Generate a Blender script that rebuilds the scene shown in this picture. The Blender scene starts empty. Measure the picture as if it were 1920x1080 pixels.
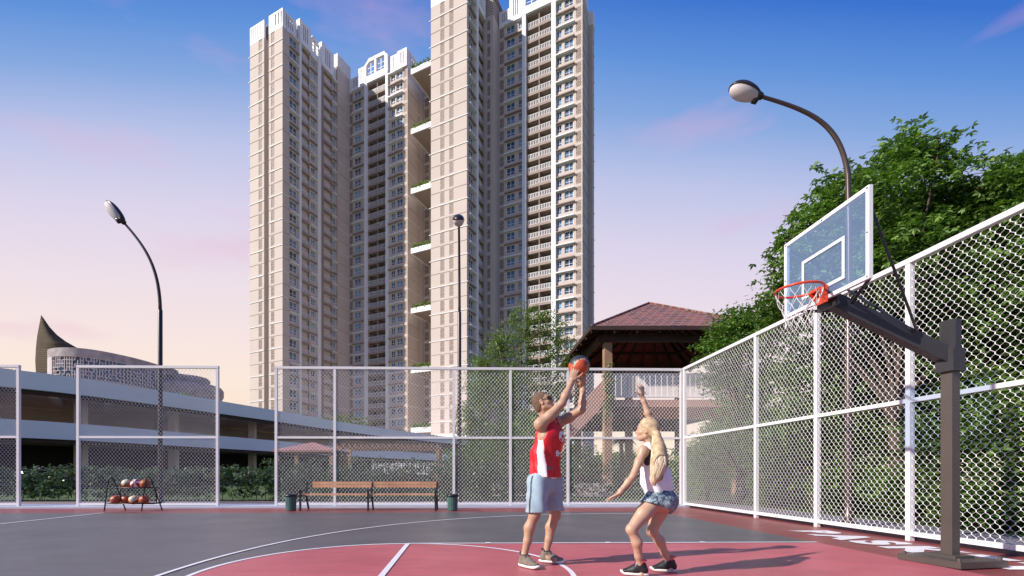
import bpy, math, random
import numpy as np
from mathutils import Vector, Matrix
random.seed(7)
RNG = np.random.default_rng(11)
R = math.radians
SC = bpy.context.scene
COL = SC.collection

# ---------------------------------------------------------------- camera
F, CX, HV, CH = 870.0, 891.0, 889.0, 0.95        # focal length and principal point in 1920-wide pixels, eye height
YAW = math.atan(20.0 / F)
CA, SA = math.cos(YAW), math.sin(YAW)
cam = bpy.data.cameras.new('camera')
co = bpy.data.objects.new('camera', cam)
COL.objects.link(co)
cam.sensor_width = 36.0
cam.lens = 36.0 * F / 1920.0
cam.shift_x = (960.0 - CX) / 1920.0
cam.shift_y = (HV - 540.0) / 1920.0
cam.clip_start = 0.05
cam.clip_end = 3000
co.location = (0, 0, CH)
co.rotation_euler = (R(90), 0, -YAW)
SC.camera = co
SC.view_settings.view_transform = 'Standard'
SC.view_settings.look = 'None'
SC.view_settings.exposure = 0.42
SC.view_settings.gamma = 1.0
SC.cycles.max_bounces = 6
SC.cycles.transparent_max_bounces = 12

# ---------------------------------------------------------------- sky and sun
SUN_DIR = Vector((-0.93, -0.36, 0)).normalized()   # towards the sun, horizontally
SUN_EL = R(33)
wd = bpy.data.worlds.new('World')
SC.world = wd
wd.use_nodes = True
nt = wd.node_tree
for n in list(nt.nodes):
    nt.nodes.remove(n)
N = nt.nodes.new
L = nt.links.new


def s2l(c):
    return tuple(((x / 255.0) / 12.92 if x / 255.0 <= 0.04045 else ((x / 255.0 + 0.055) / 1.055) ** 2.4) for x in c)


def vmath(nt, op, a, b=None):
    n = nt.nodes.new('ShaderNodeMath')
    n.operation = op
    for i, v in enumerate((a, b)):
        if v is None:
            continue
        if isinstance(v, (int, float)):
            n.inputs[i].default_value = v
        else:
            nt.links.new(v, n.inputs[i])
    return n.outputs[0]


tc = N('ShaderNodeTexCoord')
sep = N('ShaderNodeSeparateXYZ')
L(tc.outputs['Generated'], sep.inputs[0])
wob = N('ShaderNodeTexNoise')
wob.inputs['Scale'].default_value = 1.6
wob.inputs['Detail'].default_value = 3
L(tc.outputs['Generated'], wob.inputs['Vector'])
t0 = vmath(nt, 'MULTIPLY', sep.outputs['X'], 0.09)
t1 = vmath(nt, 'ADD', vmath(nt, 'DIVIDE', sep.outputs['Z'], vmath(nt, 'MAXIMUM', sep.outputs['Y'], 0.45)), t0)
t2 = vmath(nt, 'MULTIPLY', vmath(nt, 'SUBTRACT', wob.outputs[0], 0.5), 0.07)
tt = vmath(nt, 'MULTIPLY', vmath(nt, 'ADD', vmath(nt, 'ADD', t1, t2), 0.035), 0.895)
ramp = N('ShaderNodeValToRGB')
L(tt, ramp.inputs[0])
stops = [(0.0, (255, 222, 172)), (0.10, (255, 234, 208)), (0.22, (249, 230, 222)), (0.36, (238, 223, 231)), (0.50, (220, 212, 234)),
         (0.63, (190, 197, 232)), (0.76, (134, 168, 223)), (0.87, (96, 146, 218)), (1.0, (58, 114, 206))]
el = ramp.color_ramp.elements
while len(el) < len(stops):
    el.new(0.5)
for e, (p, c) in zip(el, stops):
    e.position = p
    e.color = (*s2l(c), 1)
# thin pink clouds
mp = N('ShaderNodeMapping')
mp.inputs['Scale'].default_value = (1.4, 1.4, 5.0)
mp.inputs['Location'].default_value = (0.35, 0.2, 0.55)
L(tc.outputs['Generated'], mp.inputs['Vector'])
cn = N('ShaderNodeTexNoise')
cn.inputs['Scale'].default_value = 2.3
cn.inputs['Detail'].default_value = 5
cn.inputs['Roughness'].default_value = 0.5
L(mp.outputs[0], cn.inputs['Vector'])
cr = N('ShaderNodeValToRGB')
cr.color_ramp.elements[0].position = 0.56
cr.color_ramp.elements[0].color = (0, 0, 0, 1)
cr.color_ramp.elements[1].position = 0.80
cr.color_ramp.elements[1].color = (0.5, 0.5, 0.5, 1)
L(cn.outputs[0], cr.inputs[0])
mx = N('ShaderNodeMix')
mx.data_type = 'RGBA'
L(cr.outputs[0], mx.inputs[0])
L(ramp.outputs[0], mx.inputs[6])
mx.inputs[7].default_value = (*s2l((232, 178, 208)), 1)
bg1 = N('ShaderNodeBackground')
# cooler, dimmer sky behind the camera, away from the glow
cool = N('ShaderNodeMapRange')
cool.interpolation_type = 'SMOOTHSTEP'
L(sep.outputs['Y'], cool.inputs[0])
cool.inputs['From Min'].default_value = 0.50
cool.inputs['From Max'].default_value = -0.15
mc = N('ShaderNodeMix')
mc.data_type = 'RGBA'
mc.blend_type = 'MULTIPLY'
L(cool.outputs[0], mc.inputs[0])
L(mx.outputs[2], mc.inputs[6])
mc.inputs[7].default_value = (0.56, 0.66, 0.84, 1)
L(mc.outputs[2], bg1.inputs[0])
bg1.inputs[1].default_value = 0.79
sky = N('ShaderNodeTexSky')
sky.sky_type = 'NISHITA'
sky.sun_disc = False
sky.sun_elevation = SUN_EL
sky.sun_rotation = math.atan2(SUN_DIR.x, SUN_DIR.y)
bg2 = N('ShaderNodeBackground')
bg2.inputs[1].default_value = 0.05
L(sky.outputs[0], bg2.inputs[0])
ms = N('ShaderNodeMixShader')
ms.inputs[0].default_value = 0.06
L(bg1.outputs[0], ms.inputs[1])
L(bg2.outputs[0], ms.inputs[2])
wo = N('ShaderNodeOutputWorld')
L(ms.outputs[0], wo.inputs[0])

sl = bpy.data.lights.new('sun', 'SUN')
sl.energy = 4.9
sl.angle = R(0.8)
sl.color = (1.0, 0.91, 0.82)
so = bpy.data.objects.new('sun', sl)
COL.objects.link(so)
sd = Vector((SUN_DIR.x * math.cos(SUN_EL), SUN_DIR.y * math.cos(SUN_EL), math.sin(SUN_EL)))
so.rotation_euler = (-sd).to_track_quat('-Z', 'Y').to_euler()
so.location = (-30, -20, 40)


# ---------------------------------------------------------------- placing helpers
def W(r, d, z=0.0):
    """camera-frame right / depth / height -> world"""
    return Vector((r * CA + d * SA, -r * SA + d * CA, z))


def P(u, v, d):
    """pixel of the 1920x1080 photograph at depth d -> world point"""
    return W((u - CX) / F * d, d, CH + (HV - v) / F * d)


# ---------------------------------------------------------------- materials
def mat(name, col, rough=0.6, var=0.12, scale=6.0, bump=0.0, bscale=40.0, metal=0.0, spec=0.5, col2=None, coat=0.0, sss=0.0, island=0.0, trans=None):
    m = bpy.data.materials.new(name)
    m.use_nodes = True
    t = m.node_tree
    b = t.nodes['Principled BSDF']
    b.inputs['Roughness'].default_value = rough
    b.inputs['Metallic'].default_value = metal
    b.inputs['Specular IOR Level'].default_value = spec
    b.inputs['Coat Weight'].default_value = coat
    if sss:
        b.inputs['Subsurface Weight'].default_value = sss
        b.inputs['Subsurface Radius'].default_value = (0.02, 0.008, 0.004)
        b.inputs['Subsurface Scale'].default_value = 0.5
    tcn = t.nodes.new('ShaderNodeTexCoord')
    nz = t.nodes.new('ShaderNodeTexNoise')
    nz.inputs['Scale'].default_value = scale
    nz.inputs['Detail'].default_value = 6
    t.links.new(tcn.outputs['Object'], nz.inputs['Vector'])
    rp = t.nodes.new('ShaderNodeValToRGB')
    t.links.new(nz.outputs[0], rp.inputs[0])
    c1 = tuple(max(0, x * (1 - var)) for x in col)
    c2 = col2 if col2 else tuple(min(1, x * (1 + var)) for x in col)
    rp.color_ramp.elements[0].position = 0.3
    rp.color_ramp.elements[1].position = 0.7
    rp.color_ramp.elements[0].color = (*c1, 1)
    rp.color_ramp.elements[1].color = (*c2, 1)
    out = rp.outputs[0]
    if island:
        g = t.nodes.new('ShaderNodeNewGeometry')
        hs = t.nodes.new('ShaderNodeHueSaturation')
        mr = t.nodes.new('ShaderNodeMapRange')
        t.links.new(g.outputs['Random Per Island'], mr.inputs[0])
        mr.inputs['To Min'].default_value = 1 - island
        mr.inputs['To Max'].default_value = 1 + island
        t.links.new(mr.outputs[0], hs.inputs['Value'])
        mr2 = t.nodes.new('ShaderNodeMapRange')
        t.links.new(g.outputs['Random Per Island'], mr2.inputs[0])
        mr2.inputs['To Min'].default_value = 0.515
        mr2.inputs['To Max'].default_value = 0.485
        t.links.new(mr2.outputs[0], hs.inputs['Hue'])
        t.links.new(out, hs.inputs['Color'])
        out = hs.outputs[0]
    t.links.new(out, b.inputs['Base Color'])
    if bump:
        n2 = t.nodes.new('ShaderNodeTexNoise')
        n2.inputs['Scale'].default_value = bscale
        n2.inputs['Detail'].default_value = 4
        t.links.new(tcn.outputs['Object'], n2.inputs['Vector'])
        bp = t.nodes.new('ShaderNodeBump')
        bp.inputs['Strength'].default_value = bump
        bp.inputs['Distance'].default_value = 0.01
        t.links.new(n2.outputs[0], bp.inputs['Height'])
        t.links.new(bp.outputs[0], b.inputs['Normal'])
    if trans:
        tr = t.nodes.new('ShaderNodeBsdfTranslucent')
        hs2 = t.nodes.new('ShaderNodeMix')
        hs2.data_type = 'RGBA'
        hs2.blend_type = 'MULTIPLY'
        hs2.inputs[0].default_value = 1
        t.links.new(out, hs2.inputs[6])
        hs2.inputs[7].default_value = (1.5, 1.7, 0.7, 1)
        t.links.new(hs2.outputs[2], tr.inputs[0])
        mxs = t.nodes.new('ShaderNodeMixShader')
        mxs.inputs[0].default_value = trans
        t.links.new(b.outputs[0], mxs.inputs[1])
        t.links.new(tr.outputs[0], mxs.inputs[2])
        t.links.new(mxs.outputs[0], t.nodes['Material Output'].inputs[0])
    return m


def nodes_of(m):
    return m.node_tree, m.node_tree.nodes['Principled BSDF']


M = {}
M['wall'] = mat('tower_render', (0.53, 0.465, 0.42), 0.85, 0.05, 0.15)
M['wall2'] = mat('tower_tan', (0.31, 0.25, 0.215), 0.85, 0.06, 0.2)
M['white'] = mat('white_paint', (0.74, 0.75, 0.77), 0.6, 0.03, 0.5)
M['glass'] = mat('window_glass', (0.085, 0.17, 0.28), 0.06, 0.25, 0.35, spec=0.9, island=0.7)
_t, _b = M['glass'].node_tree, M['glass'].node_tree.nodes['Principled BSDF']
_oi = _t.nodes.new('ShaderNodeObjectInfo')
_hs = _t.nodes.new('ShaderNodeHueSaturation')
_t.links.new(_b.inputs['Base Color'].links[0].from_socket, _hs.inputs['Color'])
_mr = _t.nodes.new('ShaderNodeMapRange'); _mr.inputs['To Min'].default_value = .4; _mr.inputs['To Max'].default_value = 1.8
_t.links.new(_oi.outputs['Random'], _mr.inputs[0]); _t.links.new(_mr.outputs[0], _hs.inputs['Value'])
_t.links.new(_hs.outputs[0], _b.inputs['Base Color'])
M['wframe'] = mat('window_frame', (0.75, 0.76, 0.78), 0.4, 0.03)
M['rail'] = mat('balcony_rail', (0.72, 0.72, 0.74), 0.5, 0.05)
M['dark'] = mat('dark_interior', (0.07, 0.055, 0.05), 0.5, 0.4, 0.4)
M['lattice'] = mat('lattice_tan', (0.50, 0.41, 0.35), 0.8, 0.05)
M['fence'] = mat('fence_white_paint', (0.71, 0.69, 0.70), 0.35, 0.03, 3)
M['wire'] = mat('coated_wire', (0.76, 0.75, 0.76), 0.4, 0.04, 3)
M['grey'] = mat('court_grey', (0.110, 0.105, 0.114), 0.36, 0.13, 0.55, bump=0.12, bscale=220, spec=0.45)
M['pink'] = mat('court_pink', (0.48, 0.115, 0.135), 0.5, 0.11, 0.9, bump=0.15, bscale=180, spec=0.4)
M['maroon'] = mat('court_maroon', (0.24, 0.06, 0.06), 0.45, 0.10, 1.0, bump=0.12, bscale=180, spec=0.4)
M['line'] = mat('line_paint', (0.74, 0.73, 0.75), 0.5, 0.05, 3)
M['lawn'] = mat('lawn', (0.055, 0.095, 0.022), 0.9, 0.4, 0.7, bump=0.8, bscale=60)
M['kerb'] = mat('kerb_concrete', (0.42, 0.46, 0.55), 0.8, 0.08, 2, bump=0.1)
M['podium'] = mat('podium_paint', (0.84, 0.84, 0.80), 0.7, 0.06, 0.12)
M['soffit'] = mat('podium_soffit', (0.80, 0.66, 0.56), 0.9, 0.15, 0.25)
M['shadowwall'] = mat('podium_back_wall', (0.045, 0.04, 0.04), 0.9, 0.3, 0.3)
M['stone'] = mat('stone_cladding', (0.30, 0.27, 0.27), 0.85, 0.25, 1.4, bump=0.5, bscale=4)
M['stonelight'] = mat('pale_stone', (0.46, 0.41, 0.41), 0.85, 0.12, 1.0, bump=0.2, bscale=6)
M['bronze'] = mat('bronze_cladding', (0.070, 0.050, 0.028), 0.9, 0.2, 0.3)
M['pole'] = mat('pole_dark_paint', (0.045, 0.038, 0.036), 0.35, 0.2, 2, metal=0.5)
M['polewarm'] = mat('pole_brown_paint', (0.11, 0.08, 0.068), 0.3, 0.15, 2, metal=0.6)
M['lens'] = mat('lamp_lens', (0.55, 0.50, 0.50), 0.6, 0.04, 4, spec=0.25)
M['hoop'] = mat('hoop_post_paint', (0.075, 0.062, 0.055), 0.4, 0.08, 3, spec=0.5)
M['hoopdark'] = mat('hoop_arm_paint', (0.030, 0.029, 0.032), 0.4, 0.1, 3, spec=0.5)
M['orange'] = mat('rim_paint', (0.62, 0.055, 0.02), 0.35, 0.06, 8, spec=0.5)
M['net'] = mat('net_cord', (0.75, 0.74, 0.74), 0.8, 0.04)
M['black'] = mat('black_steel', (0.012, 0.011, 0.013), 0.4, 0.1)
M['wood'] = mat('bench_timber', (0.50, 0.28, 0.165), 0.55, 0.2, 3)
M['bin'] = mat('bin_green', (0.055, 0.13, 0.115), 0.4, 0.12, 6)
M['bark'] = mat('bark', (0.07, 0.048, 0.035), 0.9, 0.35, 5, bump=0.6, bscale=25)
M['barkpale'] = mat('bark_pale', (0.24, 0.19, 0.14), 0.9, 0.35, 5, bump=0.6, bscale=25)
M['leafA'] = mat('leaf_maple', (0.108, 0.198, 0.038), 0.45, 0.35, 0.6, island=0.5, trans=0.28, spec=0.4)
M['leafB'] = mat('leaf_light', (0.13, 0.20, 0.045), 0.5, 0.25, 0.6, island=0.4, trans=0.3)
M['leafC'] = mat('leaf_dark', (0.105, 0.180, 0.048), 0.5, 0.35, 0.5, island=0.45, trans=0.18)
M['leafH'] = mat('leaf_hedge', (0.06, 0.105, 0.04), 0.35, 0.3, 0.8, island=0.5, trans=0.15, spec=0.6)
M['flower'] = mat('flower_red', (0.5, 0.06, 0.05), 0.6, 0.2)
M['timber'] = mat('pavilion_timber', (0.30, 0.18, 0.11), 0.7, 0.15, 2)
M['timberdark'] = mat('pavilion_dark_timber', (0.045, 0.022, 0.018), 0.7, 0.2, 2)
M['pinkwall'] = mat('pavilion_wall', (0.42, 0.24, 0.19), 0.85, 0.08, 1)
M['roofpink'] = mat('pergola_roof', (0.28, 0.14, 0.13), 0.8, 0.15, 2)
M['rock'] = mat('pale_rock', (0.17, 0.14, 0.12), 0.9, 0.25, 2, bump=0.6, bscale=8)


for _k in ('grey', 'pink', 'maroon'):
    # worn paint: faint scuffs and uneven sheen
    _t, _b = M[_k].node_tree, M[_k].node_tree.nodes['Principled BSDF']
    _src = _b.inputs['Base Color'].links[0].from_socket
    _tc = _t.nodes.new('ShaderNodeTexCoord')
    _mp = _t.nodes.new('ShaderNodeMapping'); _mp.inputs['Scale'].default_value = (1.0, 5.0, 1.0); _mp.inputs['Rotation'].default_value = (0, 0, .5)
    _t.links.new(_tc.outputs['Object'], _mp.inputs[0])
    _n = _t.nodes.new('ShaderNodeTexNoise'); _n.inputs['Scale'].default_value = 1.7; _n.inputs['Detail'].default_value = 9; _n.inputs['Roughness'].default_value = .72
    _t.links.new(_mp.outputs[0], _n.inputs['Vector'])
    _r = _t.nodes.new('ShaderNodeValToRGB')
    _r.color_ramp.elements[0].position = .30; _r.color_ramp.elements[0].color = (.80, .80, .81, 1)
    _r.color_ramp.elements[1].position = .66; _r.color_ramp.elements[1].color = (1.08, 1.07, 1.06, 1)
    _t.links.new(_n.outputs[0], _r.inputs[0])
    _m = _t.nodes.new('ShaderNodeMix'); _m.data_type = 'RGBA'; _m.blend_type = 'MULTIPLY'; _m.inputs[0].default_value = 1
    _t.links.new(_src, _m.inputs[6]); _t.links.new(_r.outputs[0], _m.inputs[7]); _t.links.new(_m.outputs[2], _b.inputs['Base Color'])
    _n2 = _t.nodes.new('ShaderNodeTexNoise'); _n2.inputs['Scale'].default_value = .8; _n2.inputs['Detail'].default_value = 5
    _t.links.new(_tc.outputs['Object'], _n2.inputs['Vector'])
    _q = _t.nodes.new('ShaderNodeMapRange'); _q.inputs['To Min'].default_value = .24; _q.inputs['To Max'].default_value = .55
    _t.links.new(_n2.outputs[0], _q.inputs[0]); _t.links.new(_q.outputs[0], _b.inputs['Roughness'])


def brickmat(name, c1, c2, mort, scale, bw, bh, rot=0.0, rough=0.8, msize=0.02):
    m = mat(name, c1, rough)
    t, b = nodes_of(m)
    tcn = t.nodes.new('ShaderNodeTexCoord')
    mpn = t.nodes.new('ShaderNodeMapping')
    mpn.inputs['Rotation'].default_value = (0, 0, rot)
    t.links.new(tcn.outputs['Object'], mpn.inputs[0])
    bk = t.nodes.new('ShaderNodeTexBrick')
    bk.inputs['Color1'].default_value = (*c1, 1)
    bk.inputs['Color2'].default_value = (*c2, 1)
    bk.inputs['Mortar'].default_value = (*mort, 1)
    bk.inputs['Scale'].default_value = scale
    bk.inputs['Brick Width'].default_value = bw
    bk.inputs['Row Height'].default_value = bh
    bk.inputs['Mortar Size'].default_value = msize
    t.links.new(mpn.outputs[0], bk.inputs['Vector'])
    t.links.new(bk.outputs['Color'], b.inputs['Base Color'])
    return m


M['paver'] = brickmat('pavers_red', (0.30, 0.20, 0.18), (0.24, 0.17, 0.17), (0.18, 0.15, 0.14), 1.0, 0.22, 0.11)
M['paver2'] = brickmat('pavers_grey', (0.23, 0.22, 0.25), (0.19, 0.18, 0.21), (0.13, 0.12, 0.14), 1.0, 0.3, 0.15, rot=1.57)
M['roof'] = brickmat('roof_tiles', (0.27, 0.085, 0.045), (0.12, 0.045, 0.03), (0.24, 0.17, 0.15), 1.0, 0.42, 0.28, rough=0.6, msize=0.035)


# ---------------------------------------------------------------- mesh builder
class MB:
    def __init__(s):
        s.v = []
        s.f = []
        s.m = []

    def add(s, vs, fs, mi=0):
        o = len(s.v)
        s.v.extend([tuple(p) for p in vs])
        s.f.extend([tuple(i + o for i in f) for f in fs])
        s.m.extend([mi] * len(fs))

    def box(s, x0, x1, y0, y1, z0, z1, mi=0):
        if x0 > x1: x0, x1 = x1, x0
        if y0 > y1: y0, y1 = y1, y0
        if z0 > z1: z0, z1 = z1, z0
        s.add([(x0, y0, z0), (x1, y0, z0), (x1, y1, z0), (x0, y1, z0), (x0, y0, z1), (x1, y0, z1), (x1, y1, z1), (x0, y1, z1)],
              [(0, 3, 2, 1), (4, 5, 6, 7), (0, 1, 5, 4), (1, 2, 6, 5), (2, 3, 7, 6), (3, 0, 4, 7)], mi)

    def obox(s, c, ax, ay, az, mi=0):
        """box at centre c with half-extent vectors"""
        c = Vector(c); ax = Vector(ax); ay = Vector(ay); az = Vector(az)
        vs = [c - ax - ay - az, c + ax - ay - az, c + ax + ay - az, c - ax + ay - az, c - ax - ay + az, c + ax - ay + az, c + ax + ay + az, c - ax + ay + az]
        s.add(vs, [(0, 3, 2, 1), (4, 5, 6, 7), (0, 1, 5, 4), (1, 2, 6, 5), (2, 3, 7, 6), (3, 0, 4, 7)], mi)

    def beam(s, a, b, w, h, mi=0, up=(0, 0, 1)):
        a = Vector(a); b = Vector(b)
        d = (b - a)
        x = d.cross(Vector(up))
        if x.length < 1e-6:
            x = d.cross(Vector((1, 0, 0)))
        x.normalize()
        y = x.cross(d).normalized()
        s.obox((a + b) / 2, x * w / 2, y * h / 2, d / 2, mi)

    def tube(s, pts, rad, n=8, mi=0, cap=True, closed=False):
        pts = [Vector(p) for p in pts]
        if not isinstance(rad, (list, tuple)):
            rad = [rad] * len(pts)
        rings = []
        nrm = None
        k = len(pts)
        for i, p in enumerate(pts):
            if closed:
                t = pts[(i + 1) % k] - pts[i - 1]
            else:
                t = pts[min(i + 1, k - 1)] - pts[max(i - 1, 0)]
            t.normalize()
            if nrm is None:
                nrm = t.cross(Vector((0, 0, 1)))
                if nrm.length < 0.1:
                    nrm = t.cross(Vector((1, 0, 0)))
            nrm = (nrm - t * nrm.dot(t)).normalized()
            bn = t.cross(nrm)
            rings.append([p + (nrm * math.cos(2 * math.pi * j / n) + bn * math.sin(2 * math.pi * j / n)) * rad[i] for j in range(n)])
        vs = [q for r in rings for q in r]
        fs = []
        for i in range(k if closed else k - 1):
            i2 = (i + 1) % k
            for j in range(n):
                j2 = (j + 1) % n
                fs.append((i * n + j, i * n + j2, i2 * n + j2, i2 * n + j))
        if cap and not closed:
            fs.append(tuple(range(n - 1, -1, -1)))
            fs.append(tuple((k - 1) * n + j for j in range(n)))
        s.add(vs, fs, mi)

    def lathe(s, c, prof, n=24, mi=0, cap=True):
        """profile of (r,z) around vertical axis at c"""
        c = Vector(c)
        vs = []
        for (r, z) in prof:
            for j in range(n):
                a = 2 * math.pi * j / n
                vs.append(c + Vector((r * math.cos(a), r * math.sin(a), z)))
        fs = []
        for i in range(len(prof) - 1):
            for j in range(n):
                j2 = (j + 1) % n
                fs.append((i * n + j, i * n + j2, (i + 1) * n + j2, (i + 1) * n + j))
        if cap:
            fs.append(tuple(range(n - 1, -1, -1)))
            fs.append(tuple((len(prof) - 1) * n + j for j in range(n)))
        s.add(vs, fs, mi)

    def prism(s, poly, z0, z1, mi=0):
        """poly: list of (x,y) ccw"""
        n = len(poly)
        vs = [(x, y, z0) for x, y in poly] + [(x, y, z1) for x, y in poly]
        fs = [tuple(range(n - 1, -1, -1)), tuple(range(n, 2 * n))]
        for i in range(n):
            j = (i + 1) % n
            fs.append((i, j, n + j, n + i))
        s.add(vs, fs, mi)

    def build(s, name, mats, parent=None, org=None, smooth=False):
        if not isinstance(mats, (list, tuple)):
            mats = [mats]
        o = Vector(org) if org is not None else Vector((0, 0, 0))
        me = bpy.data.meshes.new(name)
        v = np.array(s.v, dtype=float).reshape(-1, 3) - np.array(o)
        me.from_pydata(v.tolist(), [], s.f)
        for m in mats:
            me.materials.append(m)
        if len(mats) > 1:
            me.polygons.foreach_set('material_index', s.m)
        if smooth:
            me.polygons.foreach_set('use_smooth', [True] * len(s.f))
        me.update()
        ob = bpy.data.objects.new(name, me)
        COL.objects.link(ob)
        if parent is not None:
            ob.parent = parent
        else:
            ob.location = o
        return ob


def tag(o, label=None, cat=None, group=None, kind=None):
    if label: o['label'] = label
    if cat: o['category'] = cat
    if group: o['group'] = group
    if kind: o['kind'] = kind
    return o


def empty(name, loc, label=None, cat=None, group=None, rz=0.0):
    o = bpy.data.objects.new(name, None)
    COL.objects.link(o)
    o.location = loc
    o.rotation_euler = (0, 0, rz)
    o.empty_display_size = 0.2
    return tag(o, label, cat, group)


def struct(name, mb, m, org=None):
    o = mb.build(name, m, None, org)
    o['kind'] = 'structure'
    return o


def mesh_np(name, v, f, mats, parent=None, loc=None, smooth=False, mi=None):
    """v (n,3), f (m,k) arrays"""
    me = bpy.data.meshes.new(name)
    v = np.asarray(v, dtype=np.float32)
    f = np.asarray(f, dtype=np.int32)
    k = f.shape[1]
    me.vertices.add(len(v))
    me.vertices.foreach_set('co', v.ravel())
    me.loops.add(f.size)
    me.loops.foreach_set('vertex_index', f.ravel())
    me.polygons.add(len(f))
    me.polygons.foreach_set('loop_start', np.arange(len(f), dtype=np.int32) * k)
    if mi is not None:
        me.polygons.foreach_set('material_index', np.asarray(mi, dtype=np.int32))
    me.polygons.foreach_set('use_smooth', np.full(len(f), smooth))
    me.update(calc_edges=True)
    me.validate()
    if not isinstance(mats, (list, tuple)):
        mats = [mats]
    for m in mats:
        me.materials.append(m)
    ob = bpy.data.objects.new(name, me)
    COL.objects.link(ob)
    if parent is not None:
        ob.parent = parent
    if loc is not None:
        ob.location = loc
    return ob

# ================================================================ GROUND AND COURT
g = MB(); g.add([(-600, -200, -0.03), (600, -200, -0.03), (600, 1000, -0.03), (-600, 1000, -0.03)], [(0, 1, 2, 3)])
struct('lawn', g, M['lawn'])
YB, XR = 13.4, 6.37                                  # back fence line, right fence line
XI, YI = 4.86, 11.5                                  # inner edge of the maroon border


def sheet(name, x0, x1, y0, y1, z, m):
    g = MB(); g.add([(x0, y0, z), (x1, y0, z), (x1, y1, z), (x0, y1, z)], [(0, 1, 2, 3)])
    return struct(name, g, m)


g = MB(); g.box(-34, XR + 0.08, -8, 13.1, -0.2, 0.0); struct('court_border', g, M['maroon'])
sheet('court_surface', -24, XI, -6, YI, 0.004, M['grey'])
kx, ky, kr = -0.765, 4.5, 1.79
g = MB()
poly = [(XI, ky - kr), (XI, ky + kr)]
for i in range(49):
    a = R(90) + math.pi * i / 48
    poly.append((kx + kr * math.cos(a), ky + kr * math.sin(a)))
g.add([(x, y, 0.008) for x, y in poly], [tuple(range(len(poly)))])
struct('court_key', g, M['pink'])


def arc(g, cx, cy, r, a0, a1, w=0.05, z=0.012, n=64):
    vs, fs = [], []
    for i in range(n + 1):
        a = R(a0 + (a1 - a0) * i / n)
        vs += [(cx + (r - w / 2) * math.cos(a), cy + (r - w / 2) * math.sin(a), z), (cx + (r + w / 2) * math.cos(a), cy + (r + w / 2) * math.sin(a), z)]
    for i in range(n):
        fs.append((2 * i, 2 * i + 1, 2 * i + 3, 2 * i + 2))
    g.add(vs, fs)


def stripe(g, x0, x1, y0, y1, z=0.012):
    g.add([(x0, y0, z), (x1, y0, z), (x1, y1, z), (x0, y1, z)], [(0, 1, 2, 3)])


g = MB()
arc(g, kx, ky, kr, 90, 450, n=128)
stripe(g, kx, XI, ky + kr - .025, ky + kr + .025, .016)
stripe(g, kx, XI, ky - kr - .025, ky - kr + .025, .016)
stripe(g, kx - .03, kx + .03, ky - kr + .03, ky + kr - .03, .016)
for tx in (0.32, 1.98, 3.3):
    stripe(g, tx - .035, tx + .035, ky + kr + .026, ky + kr + .10)
arc(g, 3.6, 4.5, 6.44, 90, 270, n=128)
stripe(g, 3.6, XI, 10.915, 10.965)
stripe(g, 3.6, XI, -1.965, -1.915)
stripe(g, -8.79, -8.73, -6, YI - .02)
arc(g, -8.76, 4.5, 1.8, 0, 360)
struct('court_lines', g, M['line'])

g = MB(); g.box(-34, XR + 0.3, 13.1, 14.3, -0.2, 0.05); struct('kerb_strip', g, M['kerb'])
g = MB(); g.box(-34, XR + 1.9, 14.3, 15.9, -0.2, 0.03); struct('paver_path', g, M['paver'])
g = MB(); g.box(XR + 0.08, XR + 0.3, -8, 13.1, -0.2, 0.046); g.box(XR + 0.3, XR + 1.9, -8, 14.3, -0.2, 0.02); struct('side_path', g, M['paver2'])


# floor lettering BASKETBALL reading away from the far end toward the camera
def text_mesh(body, size, off=0.0, extr=0.0):
    cu = bpy.data.curves.new('txt', 'FONT')
    cu.body = body
    cu.size = size
    cu.offset = off
    cu.extrude = extr
    cu.align_x = 'CENTER'
    cu.align_y = 'CENTER'
    ob = bpy.data.objects.new('txt', cu)
    COL.objects.link(ob)
    bpy.context.view_layer.update()
    me = bpy.data.meshes.new_from_object(ob.evaluated_get(bpy.context.evaluated_depsgraph_get()))
    bpy.data.objects.remove(ob)
    return me


root = empty('court_lettering', (5.7, 5.2, 0), 'large white painted word BASKETBALL running along the maroon strip beside the right fence', 'lettering')
for i, ch in enumerate('BASKETBALL'):
    me = text_mesh(ch, 0.86, 0.05)
    me.name = 'painted_letter'
    me.materials.append(M['line'])
    # local x runs toward the camera (-Y), local y toward the fence (+X)
    y = 7.43 - i * 0.575
    for v in me.vertices:
        lx, ly = v.co.x * 0.92, v.co.y
        v.co = (ly * 1.0, -lx + (y - 5.2), 0.006)
    ob = bpy.data.objects.new('painted_letter', me)
    COL.objects.link(ob)
    ob.parent = root


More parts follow.
